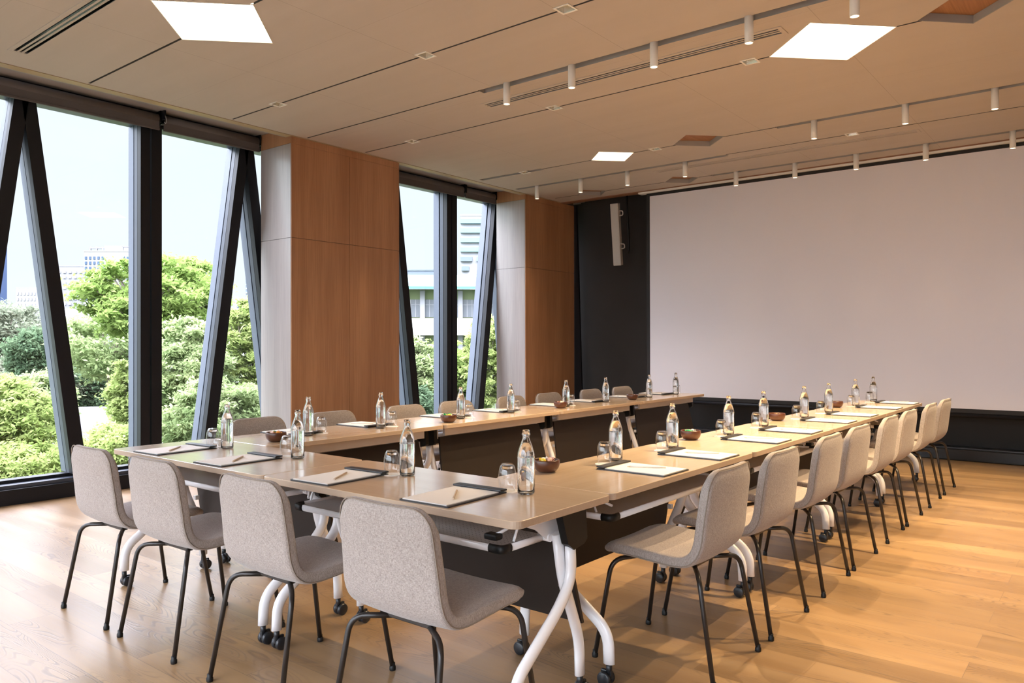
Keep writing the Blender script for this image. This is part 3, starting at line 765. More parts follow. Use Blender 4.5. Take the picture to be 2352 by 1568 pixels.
# ------------------------------------------------------------------ chair
def make_chair():
    t = thing('upholstered_chair', '', 'chair', (0, 0, 0), 0)
    ctrl = [(0.238, 0.418), (0.232, 0.436), (0.205, 0.450), (0.12, 0.452), (0.0, 0.444), (-0.085, 0.439), (-0.140, 0.447), (-0.180, 0.476), (-0.203, 0.53), (-0.216, 0.62), (-0.228, 0.71), (-0.242, 0.81)]
    # Catmull-Rom resample
    P = [Vector(p) for p in ctrl]
    fine = []
    for i in range(len(P) - 1):
        p0 = P[max(i - 1, 0)]; p1 = P[i]; p2 = P[i + 1]; p3 = P[min(i + 2, len(P) - 1)]
        for k in range(8):
            u = k / 8
            fine.append(0.5 * ((2 * p1) + (p2 - p0) * u + (2 * p0 - 5 * p1 + 4 * p2 - p3) * u * u + (3 * p1 - p0 - 3 * p2 + p3) * u ** 3))
    fine.append(P[-1])
    cum = [0]
    for a, b_ in zip(fine, fine[1:]): cum.append(cum[-1] + (b_ - a).length)
    Lt = cum[-1]
    def at(s_):
        s_ = min(max(s_, 0), Lt)
        for i in range(len(cum) - 1):
            if cum[i + 1] >= s_ - 1e-9:
                u = (s_ - cum[i]) / (cum[i + 1] - cum[i]); return fine[i].lerp(fine[i + 1], u)
        return fine[-1]
    W = 0.222
    def width(s_):
        q = s_ / Lt
        return W * (1.0 - 0.085 * max(0, (q - 0.55) / 0.45) - 0.02 * max(0, 1 - q / 0.12))
    nu, nv = 22, 34
    r0, r1 = 0.085, 0.075
    grid = []; nrm = []
    def curve_n(s_):
        a = at(s_ - 0.004); b_ = at(s_ + 0.004); d = (b_ - a).normalized()
        return Vector((0, d.y * 1.0, -d.x * 1.0)) if False else Vector((0, -d.y, d.x))
    for i in range(nu + 1):
        x_ = -math.cos(PI * i / nu)   # denser near the sides
        ax = abs(x_) * W
        def ins(r):
            q = max(0.0, ax - (W - r)) / r
            return r * (1 - math.sqrt(max(0.0, 1 - q * q)))
        s0 = ins(r0) ; s1 = Lt - ins(r1)
        colv = []
        for j in range(nv + 1):
            tt = 0.5 - 0.5 * math.cos(PI * j / nv); tt = 0.5 * tt + 0.5 * j / nv
            s_ = s0 + (s1 - s0) * tt
            p = at(s_); w = width(s_)
            back = max(0.0, min(1.0, (s_ / Lt - 0.5) / 0.2)); seat = 1 - back
            dish = 0.016 * x_ * x_
            n_ = curve_n(s_)
            # normal pointing to the sitter: front/up
            nn = Vector((0, n_.y, n_.z))
            nn = -nn
            colv.append((Vector((x_ * w, p.x, p.y)) + nn * dish * (0.5 + 0.5 * back), nn))
        grid.append(colv)
    TH_ = 0.0235
    mb = MB(); vs = []; n1 = nv + 1
    cnt = (nu + 1) * n1
    for side in (1, -1):
        for i in range(nu + 1):
            for j in range(nv + 1):
                p, n_ = grid[i][j]
                ex = 1.0
                d = min(i, nu - i, j * 0.8, (nv - j) * 0.8)
                ex = [0.50, 0.80, 0.94, 1.0, 1.0][min(4, int(d))]
                vs.append(tuple(p + n_ * (side * TH_ * ex)))
    fs = []
    for i in range(nu):
        for j in range(nv):
            a = i * n1 + j; b_ = (i + 1) * n1 + j
            fs.append((a, b_, b_ + 1, a + 1)); fs.append((cnt + a, cnt + a + 1, cnt + b_ + 1, cnt + b_))
    def rim(a, b_): fs.append((a, b_, b_ + cnt, a + cnt))
    for j in range(nv):
        rim(j, j + 1); rim(nu * n1 + j + 1, nu * n1 + j)
    for i in range(nu):
        rim((i + 1) * n1, i * n1); rim(i * n1 + nv, (i + 1) * n1 + nv)
    mb.add(vs, fs, True)
    me = mb.mesh('seat_shell')
    bm = bmesh.new(); bm.from_mesh(me); bmesh.ops.recalc_face_normals(bm, faces=bm.faces); bm.to_mesh(me); bm.free()
    for p in me.polygons: p.use_smooth = True
    o = bpy.data.objects.new('seat_shell', me); me.materials.append(M['fabric']); C.objects.link(o); o.parent = t
    sd = o.modifiers.new('s', 'SUBSURF'); sd.levels = 1; sd.render_levels = 1
    # seam along the rear edge
    path = []
    for j in range(2, nv + 1): path.append(grid[0][j])
    for i in range(1, nu): path.append(grid[i][nv])
    for j in range(nv, 1, -1): path.append(grid[nu][j])
    pp = [p - n_ * (TH_ * 0.62) for p, n_ in path]
    MB().tube(pp, 0.0022, n=6).build('seam', M['piping'], t)
    # legs
    for sx in (-1, 1):
        for sy in (-1, 1):
            if sy < 0: pts = [(sx * 0.085, -0.115, 0.409), (sx * 0.205, -0.188, 0.402), (sx * 0.232, -0.258, 0.010)]
            else: pts = [(sx * 0.09, 0.10, 0.419), (sx * 0.208, 0.192, 0.408), (sx * 0.235, 0.258, 0.010)]
            lg = MB().tube(fillet(pts, 0.055, 8), 0.0098, n=12).build('leg', M['legblack'], t)
            MB().lathe([(0, 0.0), (0.012, 0.0), (0.013, 0.004), (0.013, 0.014), (0.010, 0.020), (0.010, 0.030), (0, 0.030)], 12, (pts[2][0], pts[2][1] + 0.0, 0)).build('foot_glide', M['black_plastic'], lg)
    b = MB()
    b.box(-0.10, 0.10, -0.128, -0.10, 0.405, 0.427, 0.003); b.box(-0.10, 0.10, 0.085, 0.113, 0.413, 0.433, 0.003)
    for s_ in (-1, 1): b.box(s_ * 0.09 - .012, s_ * 0.09 + .012, -0.10, 0.085, 0.411, 0.425, 0.003)
    b.build('seat_frame', M['legblack'], t)
    return t
ch0 = make_chair()
CHY = [2.95, 3.57, 4.30, 4.89, 5.65, 6.25, 7.03, 7.69]
first = True
fn = ['leftmost of the four at the front, beside the window', 'second from the left of the four at the front', 'third from the left of the four at the front', 'rightmost of the four at the front, nearest the camera']
for k, x in enumerate((-3.865, -3.265, -2.525, -1.80)):
    lb = 'greige woven chair with black legs, ' + fn[k]
    if first: ch0.location = (x, 1.845, 0); ch0['label'] = lb; ch0['group'] = 'chairs along the front tables'; first = False
    else: dup(ch0, (x, 1.845, 0), R((0, 0.5, -0.8, 0.6)[k]), lb, 'chairs along the front tables')
for k, y in enumerate(CHY):
    dup(ch0, (-1.47, y, 0), PI / 2 + R((0.8, -0.6, 0.4, -1, 0.5, -.5, .7, -.4)[k]), 'greige woven chair along the right-hand table row, %s from the camera' % ('nearest' if k == 0 else ordn[k]), 'chairs along the right-hand tables')
for k, y in enumerate(CHY):
    dup(ch0, (-4.29, y - 0.01, 0), -PI / 2 + R((-.5, .7, .3, -1, 0.5, -.5, .7, -.4)[k]), 'greige woven chair on the window side of the left-hand tables, %s from the camera' % ('nearest' if k == 0 else ordn[k]), 'chairs along the window-side tables')

# ------------------------------------------------------------------ table ware
def make_bottle():
    t = thing('water_bottle', '', 'bottle')
    prof = [(0.0, 0.0), (0.027, 0.0), (0.0315, 0.004), (0.0325, 0.010), (0.0322, 0.020), (0.0318, 0.024), (0.0325, 0.028), (0.0325, 0.132), (0.0335, 0.135), (0.0335, 0.139), (0.0318, 0.142), (0.0325, 0.146), (0.0305, 0.156), (0.0245, 0.176), (0.0175, 0.195),
            (0.0135, 0.205), (0.0125, 0.212), (0.0128, 0.217), (0.0158, 0.219), (0.0160, 0.224), (0.0130, 0.227), (0.0128, 0.231), (0.0140, 0.233), (0.0140, 0.236), (0.0125, 0.2375)]
    inner = [(0.0105, 0.2375), (0.0100, 0.215), (0.0110, 0.205), (0.0152, 0.194), (0.0222, 0.175), (0.0283, 0.154), (0.0300, 0.144), (0.0300, 0.012), (0.026, 0.006), (0.0, 0.0055)]
    MB().lathe(prof + inner, 28).build('glass_body', M['bglass'], t)
    MB().lathe([(0.0, 0.0058), (0.0255, 0.0063), (0.0297, 0.0122), (0.0297, 0.144), (0.0280, 0.154), (0.0219, 0.175), (0.0162, 0.190), (0.0, 0.190)], 28).build('water_fill', M['water'], t)
    return t
def make_tumbler():
    t = thing('drinking_glass', '', 'glass')
    prof = [(0.028, 0.0), (0.0292, 0.0), (0.0325, 0.02), (0.0348, 0.045), (0.0340, 0.070), (0.0285, 0.092), (0.022, 0.102), (0.0, 0.1035)]
    inn = [(0.0, 0.094), (0.018, 0.093), (0.0262, 0.085), (0.0322, 0.066), (0.0334, 0.045), (0.0312, 0.02), (0.028, 0.0)]
    MB().lathe(prof, 28).build('glass_wall', M['tumbler'], t)
    MB().lathe([(0, 0.0935), (0.018, 0.093), (0.0262, 0.0855), (0.0245, 0.093), (0.020, 0.098), (0, 0.099)], 28).build('glass_base', M['bglass'], t)
    return t
def make_pad():
    t = thing('writing_pad', '', 'writing pad')
    # local: clip at +y, near edge at y=0
    b = MB().prism(rrect(-0.117, 0.117, 0, 0.335, 0.006, 3), 0.0, 0.005); b.build('leather_board', M['leather'], t)
    MB().prism(rrect(-0.105, 0.105, 0.006, 0.299, 0.002, 2), 0.0052, 0.0085).build('paper_block', M['paper'], t)
    MB().box(-0.117, 0.117, 0.293, 0.335, 0.0088, 0.0165, 0.0035).build('clip_bar', M['leather'], t)
    return t
def make_pencil(white):
    t = thing('pencil', '', 'pencil')
    MB().tube([(0, -0.085, 0.0038), (0, 0.070, 0.0038)], 0.0037, n=6).build('barrel', M['pencilw' if white else 'pencil'], t)
    m_ = Matrix.Translation((0, 0.0702, 0.0038)) @ Matrix.Rotation(-PI / 2, 4, 'X')
    MB().lathe([(0.0037, 0), (0.0012, 0.015), (0, 0.0152)], 8, (0, 0, 0), m_).build('sharpened_tip', M['pencil'], t)
    return t
def make_coaster():
    b = MB().lathe([(0, 0.0), (0.043, 0.0), (0.043, 0.0012), (0, 0.0012)], 28, smooth=False)
    o = b.build('paper_coaster', M['paper']); return o
def make_bowl():
    t = thing('wooden_bowl', '', 'bowl')
    prof = [(0, 0.001), (0.030, 0.0), (0.043, 0.006), (0.054, 0.020), (0.059, 0.038), (0.058, 0.050), (0.0565, 0.0545), (0.0535, 0.0545), (0.0525, 0.050), (0.0525, 0.038), (0.047, 0.022), (0.036, 0.012), (0, 0.009)]
    MB().lathe(prof, 32).build('bowl_body', M['bowl'], t)
    return t
def candy_mesh(name, kind):
    b = MB()
    b.lathe([(0, -0.011), (0.006, -0.0095), (0.0095, -0.005), (0.0105, 0), (0.0095, 0.005), (0.006, 0.0095), (0, 0.011)], 10, (0, 0, 0), Matrix.Rotation(PI / 2, 4, 'Y') @ Matrix.Scale(1.25, 4, (0, 0, 1)))
    for s_ in (-1, 1):   # twisted wrapper ends
        vs = [(s_ * 0.012, 0, 0)]; n = 8
        for k in range(n): vs.append((s_ * (0.021 + 0.002 * (k % 2)), 0.008 * math.cos(2 * PI * k / n), 0.008 * math.sin(2 * PI * k / n)))
        b.add(vs, [(0, 1 + k, 1 + (k + 1) % n) for k in range(n)], False)
    return b
bo0, gl0, pa0, bw0, co0 = make_bottle(), make_tumbler(), make_pad(), make_bowl(), make_coaster()
pcN, pcW = make_pencil(False), make_pencil(True)
used = set()
def put(proto, loc, rz, label, group):
    if proto.name in used: return dup(proto, loc, rz, label, group)
    used.add(proto.name)
    proto.location = loc; proto.rotation_euler = (0, 0, rz); proto['label'] = label; proto['group'] = group
    return proto
# seats: (bottle xy, glass xy, pad position+rotation, pencil)
RB = [(-1.895, 3.19), (-1.885, 3.76), (-1.89, 4.52), (-1.90, 5.13), (-1.88, 5.91), (-1.87, 6.49), (-1.89, 7.36), (-1.89, 8.02 - .03)]
RG = [(-1.885, 3.065), (-1.885, 3.635), (-1.89, 4.40), (-1.91, 5.015), (-1.90, 5.785), (-1.90, 6.36), (-1.90, 7.24), (-1.90, 7.87)]
RP = [2.90, 3.47, 4.24, 4.83, 5.63, 6.24, 7.09, 7.76]
LB = [(-3.935, 2.895), (-3.895, 3.455), (-3.915, 4.265), (-3.955, 4.875), (-3.935, 5.665), (-3.98, 6.335), (-3.97, 7.2), (-3.98, 7.81)]
LG = [(-3.945, 3.01), (-3.895, 3.56), (-3.905, 4.37), (-3.93, 4.98), (-3.935, 5.79), (-3.96, 6.43), (-3.965, 7.305), (-3.93, 7.90)]
LP = [2.80, 3.40, 4.20, 4.82, 5.60, 6.20, 6.98, 7.62]
FB = [(-3.775, 2.275), (-3.165, 2.285), (-2.385, 2.275), (-1.745, 2.27)]
FG = [(-3.875, 2.25), (-3.265, 2.295), (-2.445, 2.255), (-1.835, 2.27)]
FP = [-3.915, -3.325, -2.56, -1.915]
def place(k): return 'nearest' if k == 0 else ordn[k]
RB = [(x - 0.015, y) for x, y in RB]; LB = [(max(x + 0.02, -3.903), y) for x, y in LB]; FG[2] = (-2.456, 2.252); RG = [(x - 0.008, y - 0.005) for x, y in RG]; LG[0] = (-3.945, 3.025); LG[1] = (-3.895, 3.575)
for grp, BB, GG, row in (('right', RB, RG, 'right-hand row'), ('left', LB, LG, 'window-side row'), ('front', FB, FG, 'front tables')):
    for k in range(len(BB)):
        who = ('%s place on the %s' % ('nearest' if k == 0 else ordn[k] + '-nearest', row)) if grp != 'front' else ('%s place from the left, front tables' % ordn[k])
        put(bo0, (BB[k][0], BB[k][1], TZ), rnd.uniform(0, 6), 'clear water bottle at the ' + who, 'water bottles on the tables')
        put(co0, (GG[k][0], GG[k][1], TZ), 0, 'round white paper coaster under the glass at the ' + who, 'paper coasters')
        co0['category'] = 'coaster'
        put(gl0, (GG[k][0], GG[k][1], TZ + 0.0012), 0, 'upturned drinking glass at the ' + who, 'upturned drinking glasses')
        if grp == 'right':
            put(pa0, (-1.505, RP[k] + 0.12, TZ), PI / 2 + R(0.6 * rnd.uniform(-1, 1)), 'black writing pad at the ' + who, 'writing pads')
            put(pcW, (-1.66, RP[k] + 0.135, TZ + 0.0087), PI / 2 + R(29), 'white pencil lying on the pad at the ' + who, 'pencils on the pads')
        elif grp == 'left':
            put(pa0, (-4.278, LP[k] + 0.12, TZ), -PI / 2 + R(0.6 * rnd.uniform(-1, 1)), 'black writing pad at the ' + who, 'writing pads')
            put(pcW, (-4.125, LP[k] + 0.11, TZ + 0.0087), -PI / 2 + R(25), 'white pencil lying on the pad at the ' + who, 'pencils on the pads')
        else:
            put(pa0, (FP[k], 1.90, TZ), R((3, 2, 3, 2)[k]), 'black writing pad at the ' + who, 'writing pads')
            put(pcN, (FP[k] + 0.01, 2.055, TZ + 0.0087), R((43, 42, 33, 38)[k]), 'natural wood pencil lying on the pad at the ' + who, 'pencils on the pads')
bowls = [(-1.975, 2.715, 'right-hand row, nearest the camera', ['yellow', 'yellow', 'pink', 'pink', 'white', 'yellow', 'pink']),
         (-1.98, 4.15, 'right-hand row, second from the camera', ['white', 'white', 'pink', 'white', 'green']),
         (-1.98, 5.57, 'right-hand row, third from the camera', ['yellow', 'orange', 'white', 'yellow']),
         (-1.985, 7.05, 'right-hand row, farthest from the camera', ['white', 'pink']),
         (-3.82, 2.61, 'left-hand row, nearest the camera', ['orange', 'yellow', 'pink', 'pink', 'green', 'pink', 'orange']),
         (-3.79, 4.02, 'left-hand row, second from the camera', ['yellow', 'yellow', 'green', 'green', 'green', 'yellow']),
         (-3.855, 5.51, 'left-hand row, third from the camera', ['yellow', 'pink', 'pink', 'orange', 'pink', 'white']),
         (-3.86, 6.77, 'left-hand row, farthest from the camera', ['pink', 'pink', 'white', 'orange'])]
cm = {k: candy_mesh('candy', k).mesh('wrapped_candy') for k in ('yellow', 'green', 'orange', 'pink', 'white')}
for k in cm: cm[k].materials.append(M['candy_' + k])
for x, y, nm, cs in bowls:
    put(bw0, (x, y, TZ), rnd.uniform(0, 6), 'small dark wooden bowl of sweets on the ' + nm, 'wooden bowls')
    n = len(cs)
    for i, c in enumerate(cs):
        lay = 0 if (i < 3 or n < 5) else 1
        q = i if lay == 0 else i - 3
        m_ = 3 if lay == 0 else n - 3
        if n < 5: m_ = n
        a = 2 * PI * q / m_ + 0.5 + lay
        rr = 0.024 if lay == 0 else 0.020
        if n < 3: rr = 0.016
        o = bpy.data.objects.new('wrapped_candy', cm[c]); C.objects.link(o)
        o.location = (x + rr * math.cos(a), y + rr * math.sin(a), TZ + (0.029 if lay == 0 else 0.051))
        if n == 4: o.location.z = TZ + 0.040
        o.rotation_euler = (rnd.uniform(-.4, .4), rnd.uniform(-.3, .3), a + PI / 2 + rnd.uniform(-.3, .3))
        tag(o, '%s wrapped sweet in the wooden bowl on the %s' % (c, nm), 'candy', '%s sweets in the bowl on the %s' % (c, nm))
# ------------------------------------------------------------------ outside
CAMZ = 1.2955; FPX = 1764.98; GZ = -6.6
RT = Vector((0.78169671, 0.6236569, -0.00152373)); UPV = Vector((0.00362987, -0.00210652, 0.99999119)); FW = Vector((-0.6236482, 0.78169536, 0.00391045))
def away(u, v, d):
    """point seen in the direction (u, v) of the photograph, d metres away along the view axis"""
    p = (FW + RT * ((u - 1176) / FPX) - UPV * ((v - 784) / FPX)) * d
    return Vector((p.x, p.y, p.z + CAMZ))
ext_ground = MB().box(-420, -12, -120, 420, GZ - 0.5, GZ).build('ground', plain('ground_scrub', (0.032, 0.048, 0.018), 0.95, vscale=0.2, var=0.3))
struct(ext_ground, 'green ground outside the windows')
MW = plain('facade_white', (0.21, 0.215, 0.225), 0.7, var=0.02)  # pale far facades and glass: distance haze is put into the colour
MG = plain('facade_grey', (0.15, 0.153, 0.165), 0.7, var=0.02)
MBL = plain('glass_blue', (0.04, 0.065, 0.105), 0.6, spec=0.2)
MPB = plain('glass_pale_blue', (0.10, 0.125, 0.155), 0.6, spec=0.2)
MCY = plain('glass_cyan', (0.12, 0.21, 0.235), 0.6, spec=0.2)
MDB = plain('glass_deep_blue', (0.03, 0.05, 0.10), 0.7, spec=0.15)
MDK = plain('window_dark', (0.088, 0.099, 0.110), 0.3)
MCR = plain('facade_cream', (0.26, 0.265, 0.23), 0.8, var=0.02)
MLG = plain('facade_lime', (0.17, 0.21, 0.10), 0.8, var=0.03)
MRG = plain('roof_teal', (0.05, 0.15, 0.125), 0.6)
MRF = plain('roof_grey_sheet', (0.055, 0.054, 0.056), 0.8, vscale=3, var=0.25)
MSH = plain('shed_plaster', (0.17, 0.165, 0.155), 0.9, var=0.08)
def building(label, u0, u1, vtop, d, depth, wall, win=None, cols=0, rows=0, z0=0.0, wf=0.6, hf=0.55, rot=0.0, cat='building', name='tower_block', extra=None, colmask=None, topgap=0.03):
    a = away(u0, vtop, d); b = away(u1, vtop, d)
    h = a.z - GZ; w = (Vector((b.x, b.y)) - Vector((a.x, a.y))).length
    ang = math.atan2(b.y - a.y, b.x - a.x) + rot
    t = thing(name, label, cat, (a.x, a.y, GZ), ang, 'buildings beyond the windows')
    MB().box(0, w, 0, depth, 0, h).build('walls', wall, t)
    MB().box(-0.006 * w, w * 1.006, -0.01 * w, depth, h + 0.01, h * 1.008 + 0.02).build('parapet', wall, t)
    if win:
        zb = h * z0; cw = w / cols; rh = (h * (1 - topgap) - zb) / rows
        for i in range(cols):
            if colmask and i not in colmask: continue
            for j in range(rows):
                MB().box(cw * (i + .5 - wf / 2), cw * (i + .5 + wf / 2), -0.003 * d / 3, 0.1, zb + rh * (j + .5 - hf / 2), zb + rh * (j + .5 + hf / 2)).build('window', win, t)
    if extra: extra(t, w, h)
    return t
building('dark blue glass tower at the left edge of the left window', -95, -14, 540, 230, 6, MDB, MPB, 5, 15, 0.35, 0.75, 0.35)
building('low white block with small windows left of the first slanted mullion', 37, 84, 662, 220, 14, MW, MG, 6, 7, 0.5, 0.55, 0.5)
building('pale grey block left of the white high-rise', 118, 192, 612, 260, 16, MG, MW, 6, 9, 0.5, 0.5, 0.35)
def roofbits(t, w, h):
    MB().box(w * 0.30, w * 0.62, 2, 9, h * 1.01, h * 1.055).build('roof_house', MW, t)
    MB().box(w * 0.05, w * 0.30, 1, 2, h * 1.03, h * 1.037).build('roof_frame', MG, t)
    MB().box(w * 0.65, w * 0.98, 1, 2, h * 1.042, h * 1.049).build('roof_frame', MG, t)
    for q in (0.06, 0.18, 0.29, 0.66, 0.8, 0.97): MB().box(w * q, w * q + 0.3, 1, 1.4, h * 1.01, h * 1.045).build('roof_post', MG, t)
building('white high-rise with blue windows above the bright green tree', 193, 318, 578, 200, 16, MW, MBL, 13, 9, 0.6, 0.5, 0.6, extra=roofbits, colmask=(0, 1, 2, 3, 4, 9, 10))
building('pale blue glass tower right of the slanted pair, beside the wide timber column', 564, 640, 592, 280, 20, MPB, MW, 5, 12, 0.5, 0.85, 0.25)
building('far white low-rise behind the trees next to the wide timber column', 540, 660, 686, 240, 20, MW, MPB, 8, 2, 0.86, 0.4, 0.3)
def bands(t, w, h):
    for k in range(12):
        z = h * (0.955 - k * 0.056)
        if k < 4: parts_ = ((0.0, 1.0, MCY),)
        elif k == 4: parts_ = ((0.0, 0.22, MPB), (0.3, 1.0, MCY))
        else: parts_ = ((0.02, 0.16, MPB), (0.50, 1.0, MBL))
        for a_, b_, m_ in parts_: MB().box(w * a_, w * b_, -0.6, 0, z, z + h * 0.026).build('window', m_, t)
building('white and cyan banded high-rise in the second window', 1058, 1180, 496, 150, 20, MW, extra=bands)
building('grey low-rise with louvred top in the second window', 870, 1030, 622, 95, 10, MPB, MDK, 12, 2, 0.84, 0.9, 0.4)
building('small white tower behind the dark mullion of the second window', 1003, 1016, 603, 200, 8, MW, MG, 1, 8, 0.6, 0.8, 0.4)
# school with teal roof
a = away(840, 660, 48); b = away(1230, 648, 48)
ang = math.atan2(b.y - a.y, b.x - a.x); w_ = (Vector((b.x, b.y)) - Vector((a.x, a.y))).length
t = thing('school_building', 'cream and lime building with teal roof and window strips in the second window', 'building', (a.x, a.y, GZ), ang + R(4), 'buildings beyond the windows')
zt = a.z + 0.1 - GZ
MB().box(0, w_, 0, 9, 0, zt - 0.2).build('walls', MLG, t)
MB().add([(-1, -1.2, zt - 0.25), (w_ + 1, -1.2, zt - 0.25), (w_ + 1, 5, zt + 1.0), (-1, 5, zt + 1.0), (-1, -1.2, zt - 0.10), (w_ + 1, -1.2, zt - 0.10), (w_ + 1, 5, zt + 1.15), (-1, 5, zt + 1.15)],
   [(3, 2, 1, 0), (4, 5, 6, 7), (0, 1, 5, 4), (1, 2, 6, 5), (2, 3, 7, 6), (3, 0, 4, 7)]).build('roof', MRG, t)
for lev in (0, 1):
    zz = zt - 1.95 - lev * 2.9
    n = 9
    for k in range(n):
        x0 = w_ * k / n + 0.12; x1 = w_ * (k + 1) / n - 0.12
        f = MB().box(x0, x1, -0.06, 0.05, zz, zz + 1.1).build('window', MDK, t)
        m_ = MB()
        for q in (0.33, 0.66): m_.box(x0 + (x1 - x0) * q - .02, x0 + (x1 - x0) * q + .02, -0.09, -0.061, zz, zz + 1.1)
        m_.box(x0, x1, -0.09, -0.061, zz + .75, zz + .79); m_.build('glazing_bar', MW, f)
    MB().box(-0.5, w_ + 0.5, -1.1, 0, zz - 1.15, zz - 0.1).build('parapet', MCR, t)
for k in range(10): MB().box(w_ * k / 9 - 0.15, w_ * k / 9 + 0.15, -0.35, 0.0, 0, zt - 0.3).build('column', MW, t)
# shed with grey sheet roof, small plastered house
def roofhouse(label, u0, u1, ve, vr, d, depth, wall, roof, rot=0, win=None, name='house'):
    a = away(u0, ve, d); b = away(u1, ve, d); r_ = away(u0, vr, d)
    ang = math.atan2(b.y - a.y, b.x - a.x) + rot; w = (Vector((b.x, b.y)) - Vector((a.x, a.y))).length
    t = thing(name, label, 'house', (a.x, a.y, GZ), ang, 'buildings beyond the windows')
    h = a.z - GZ; hr = max(h + 0.4, r_.z - GZ + 0.4)
    MB().box(0, w, 0, depth, 0, h).build('walls', wall, t)
    e = 0.3; m2 = depth / 2
    v_ = [(-e, -e, h - .05), (w + e, -e, h - .05), (w + e, m2, hr), (-e, m2, hr), (-e, -e, h + .04), (w + e, -e, h + .04), (w + e, m2, hr + .09), (-e, m2, hr + .09)]
    fs = [(3, 2, 1, 0), (4, 5, 6, 7), (0, 1, 5, 4), (1, 2, 6, 5), (2, 3, 7, 6), (3, 0, 4, 7)]
    MB().add(v_, fs).build('roof', roof, t)
    v2 = [(x, depth - y, z) for x, y, z in v_]
    MB().add(v2, [f[::-1] for f in fs]).build('roof', roof, t)
    MB().add([(0, 0, h), (0, depth, h), (0, m2, hr - .03), (w, 0, h), (w, depth, h), (w, m2, hr - .03)], [(0, 2, 1), (3, 4, 5)]).build('gable', wall, t)
    if win:
        for x_, z_, ww, hh in win: MB().box(x_, x_ + ww, -0.05, 0.02, z_, z_ + hh).build('window', MDK, t)
    return t
roofhouse('house with wide grey sheet roof below the left window', 55, 330, 1065, 985, 27, 7, MSH, MRF, R(14))
roofhouse('small plastered house with a shuttered window behind the grey roof', 175, 330, 928, 905, 40, 5, MSH, MRF, 0, [(0.7, 2.9, 0.6, 1.2), (1.9, 3.0, 0.7, 1.1)])
roofhouse('long shed with white roof half hidden by the bright green tree', 150, 420, 850, 815, 56, 9, MW, MW, R(-12), None, 'shed')
roofhouse('white sheet roof glimpsed between leaves beyond the trees', 100, 345, 745, 715, 80, 10, MG, MW, R(5), None, 'shed')

class Leaves:
    def __init__(s, seed): s.r = np.random.default_rng(seed); s.P = []
    def cluster(s, c, rad, n, flat=0.6):
        d = s.r.normal(size=(n, 3)); d /= np.linalg.norm(d, axis=1)[:, None]
        q = s.r.uniform(0.35, 1.0, size=(n, 1)) ** 0.5
        g = s.r.normal(size=(n, 3)) * 0.6
        s.P.append(np.array(c) + g * np.array([rad, rad, rad * flat]))
    def build(s, name, size, mat, parent):
        P = np.concatenate(s.P); n = len(P); r = s.r
        nr = r.normal(size=(n, 3)); nr[:, 2] = np.abs(nr[:, 2]) + 0.5; nr /= np.linalg.norm(nr, axis=1)[:, None]
        t = np.cross(nr, r.normal(size=(n, 3))); t /= np.linalg.norm(t, axis=1)[:, None]
        b = np.cross(nr, t); sz = size * r.uniform(0.6, 1.4, size=(n, 1))
        V = np.empty((n, 4, 3)); V[:, 0] = P - t * sz; V[:, 1] = P + b * sz * 0.42 + nr * sz * .12; V[:, 2] = P + t * sz; V[:, 3] = P - b * sz * 0.42 + nr * sz * .12
        me = bpy.data.meshes.new(name); me.vertices.add(4 * n); me.vertices.foreach_set('co', V.reshape(-1))
        me.loops.add(4 * n); me.loops.foreach_set('vertex_index', np.arange(4 * n)); me.polygons.add(n)
        me.polygons.foreach_set('loop_start', np.arange(0, 4 * n, 4)); me.update(); me.validate()
        me.materials.append(mat); o = bpy.data.objects.new(name, me); C.objects.link(o); o.parent = parent; return o
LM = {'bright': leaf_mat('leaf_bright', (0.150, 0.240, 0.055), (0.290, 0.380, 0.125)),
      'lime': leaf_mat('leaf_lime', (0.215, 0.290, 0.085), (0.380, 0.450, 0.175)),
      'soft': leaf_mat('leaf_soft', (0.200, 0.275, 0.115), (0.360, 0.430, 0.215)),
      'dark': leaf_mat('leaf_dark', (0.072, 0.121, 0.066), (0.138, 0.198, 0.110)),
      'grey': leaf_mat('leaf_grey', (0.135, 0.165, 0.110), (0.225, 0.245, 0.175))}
BARK = plain('bark', (0.20, 0.17, 0.14), 0.9, var=0.2)
def tree(label, u, v, d, rpx, hpx, mk, size, ncl, nl, seed, crad=0.30, flat=0.5, shape=0.6, name='leafy_tree', lobes=None):
    ncl = int(ncl * 1.9); crad *= 0.72; nl = int(nl * 0.75); size *= 0.78; flat = min(1, flat * 1.35)
    c = away(u, v, d); a = rpx * d / FPX; h = hpx * d / FPX
    t = thing(name, label, 'tree', (c.x, c.y, GZ), 0, 'trees beyond the windows')
    r = random.Random(seed); lv = Leaves(seed); br = MB()
    zc = c.z - GZ
    trunk_top = (0, 0, zc - h * 0.3)
    br.tube([(0.1, 0, 0), (0, 0.05, zc * 0.5 - h * .2), trunk_top], max(0.035, a * 0.05), n=8)
    k = 0
    while k < ncl:
        x, y, z = r.uniform(-1, 1), r.uniform(-1, 1), r.uniform(-1, 1)
        q = x * x + y * y + z * z
        if q > 1 or q < shape ** 2 * r.random(): continue
        k += 1
        p = (x * a, y * a, zc + z * h)
        lv.cluster(p, a * crad * r.uniform(0.7, 1.2), nl, flat)
        if k % 3 == 0:
            m_ = Vector(trunk_top).lerp(Vector(p), 0.5) + Vector((0, 0, -0.12 * a))
            br.tube([trunk_top, tuple(m_), p], max(0.008, a * 0.013), n=5)
    br.build('trunk', BARK, t); lv.build('crown', size, LM[mk], t)
    return t
tree('large bright green tree standing up against the sky behind the upright mullion', 345, 690, 14, 150, 95, 'bright', 0.065, 95, 190, 1, 0.20, 0.35, 0.5)
tree('bright tree top between the upright and the slanted mullion', 450, 690, 15, 70, 92, 'bright', 0.065, 60, 190, 2, 0.34, 0.45, 0.4)
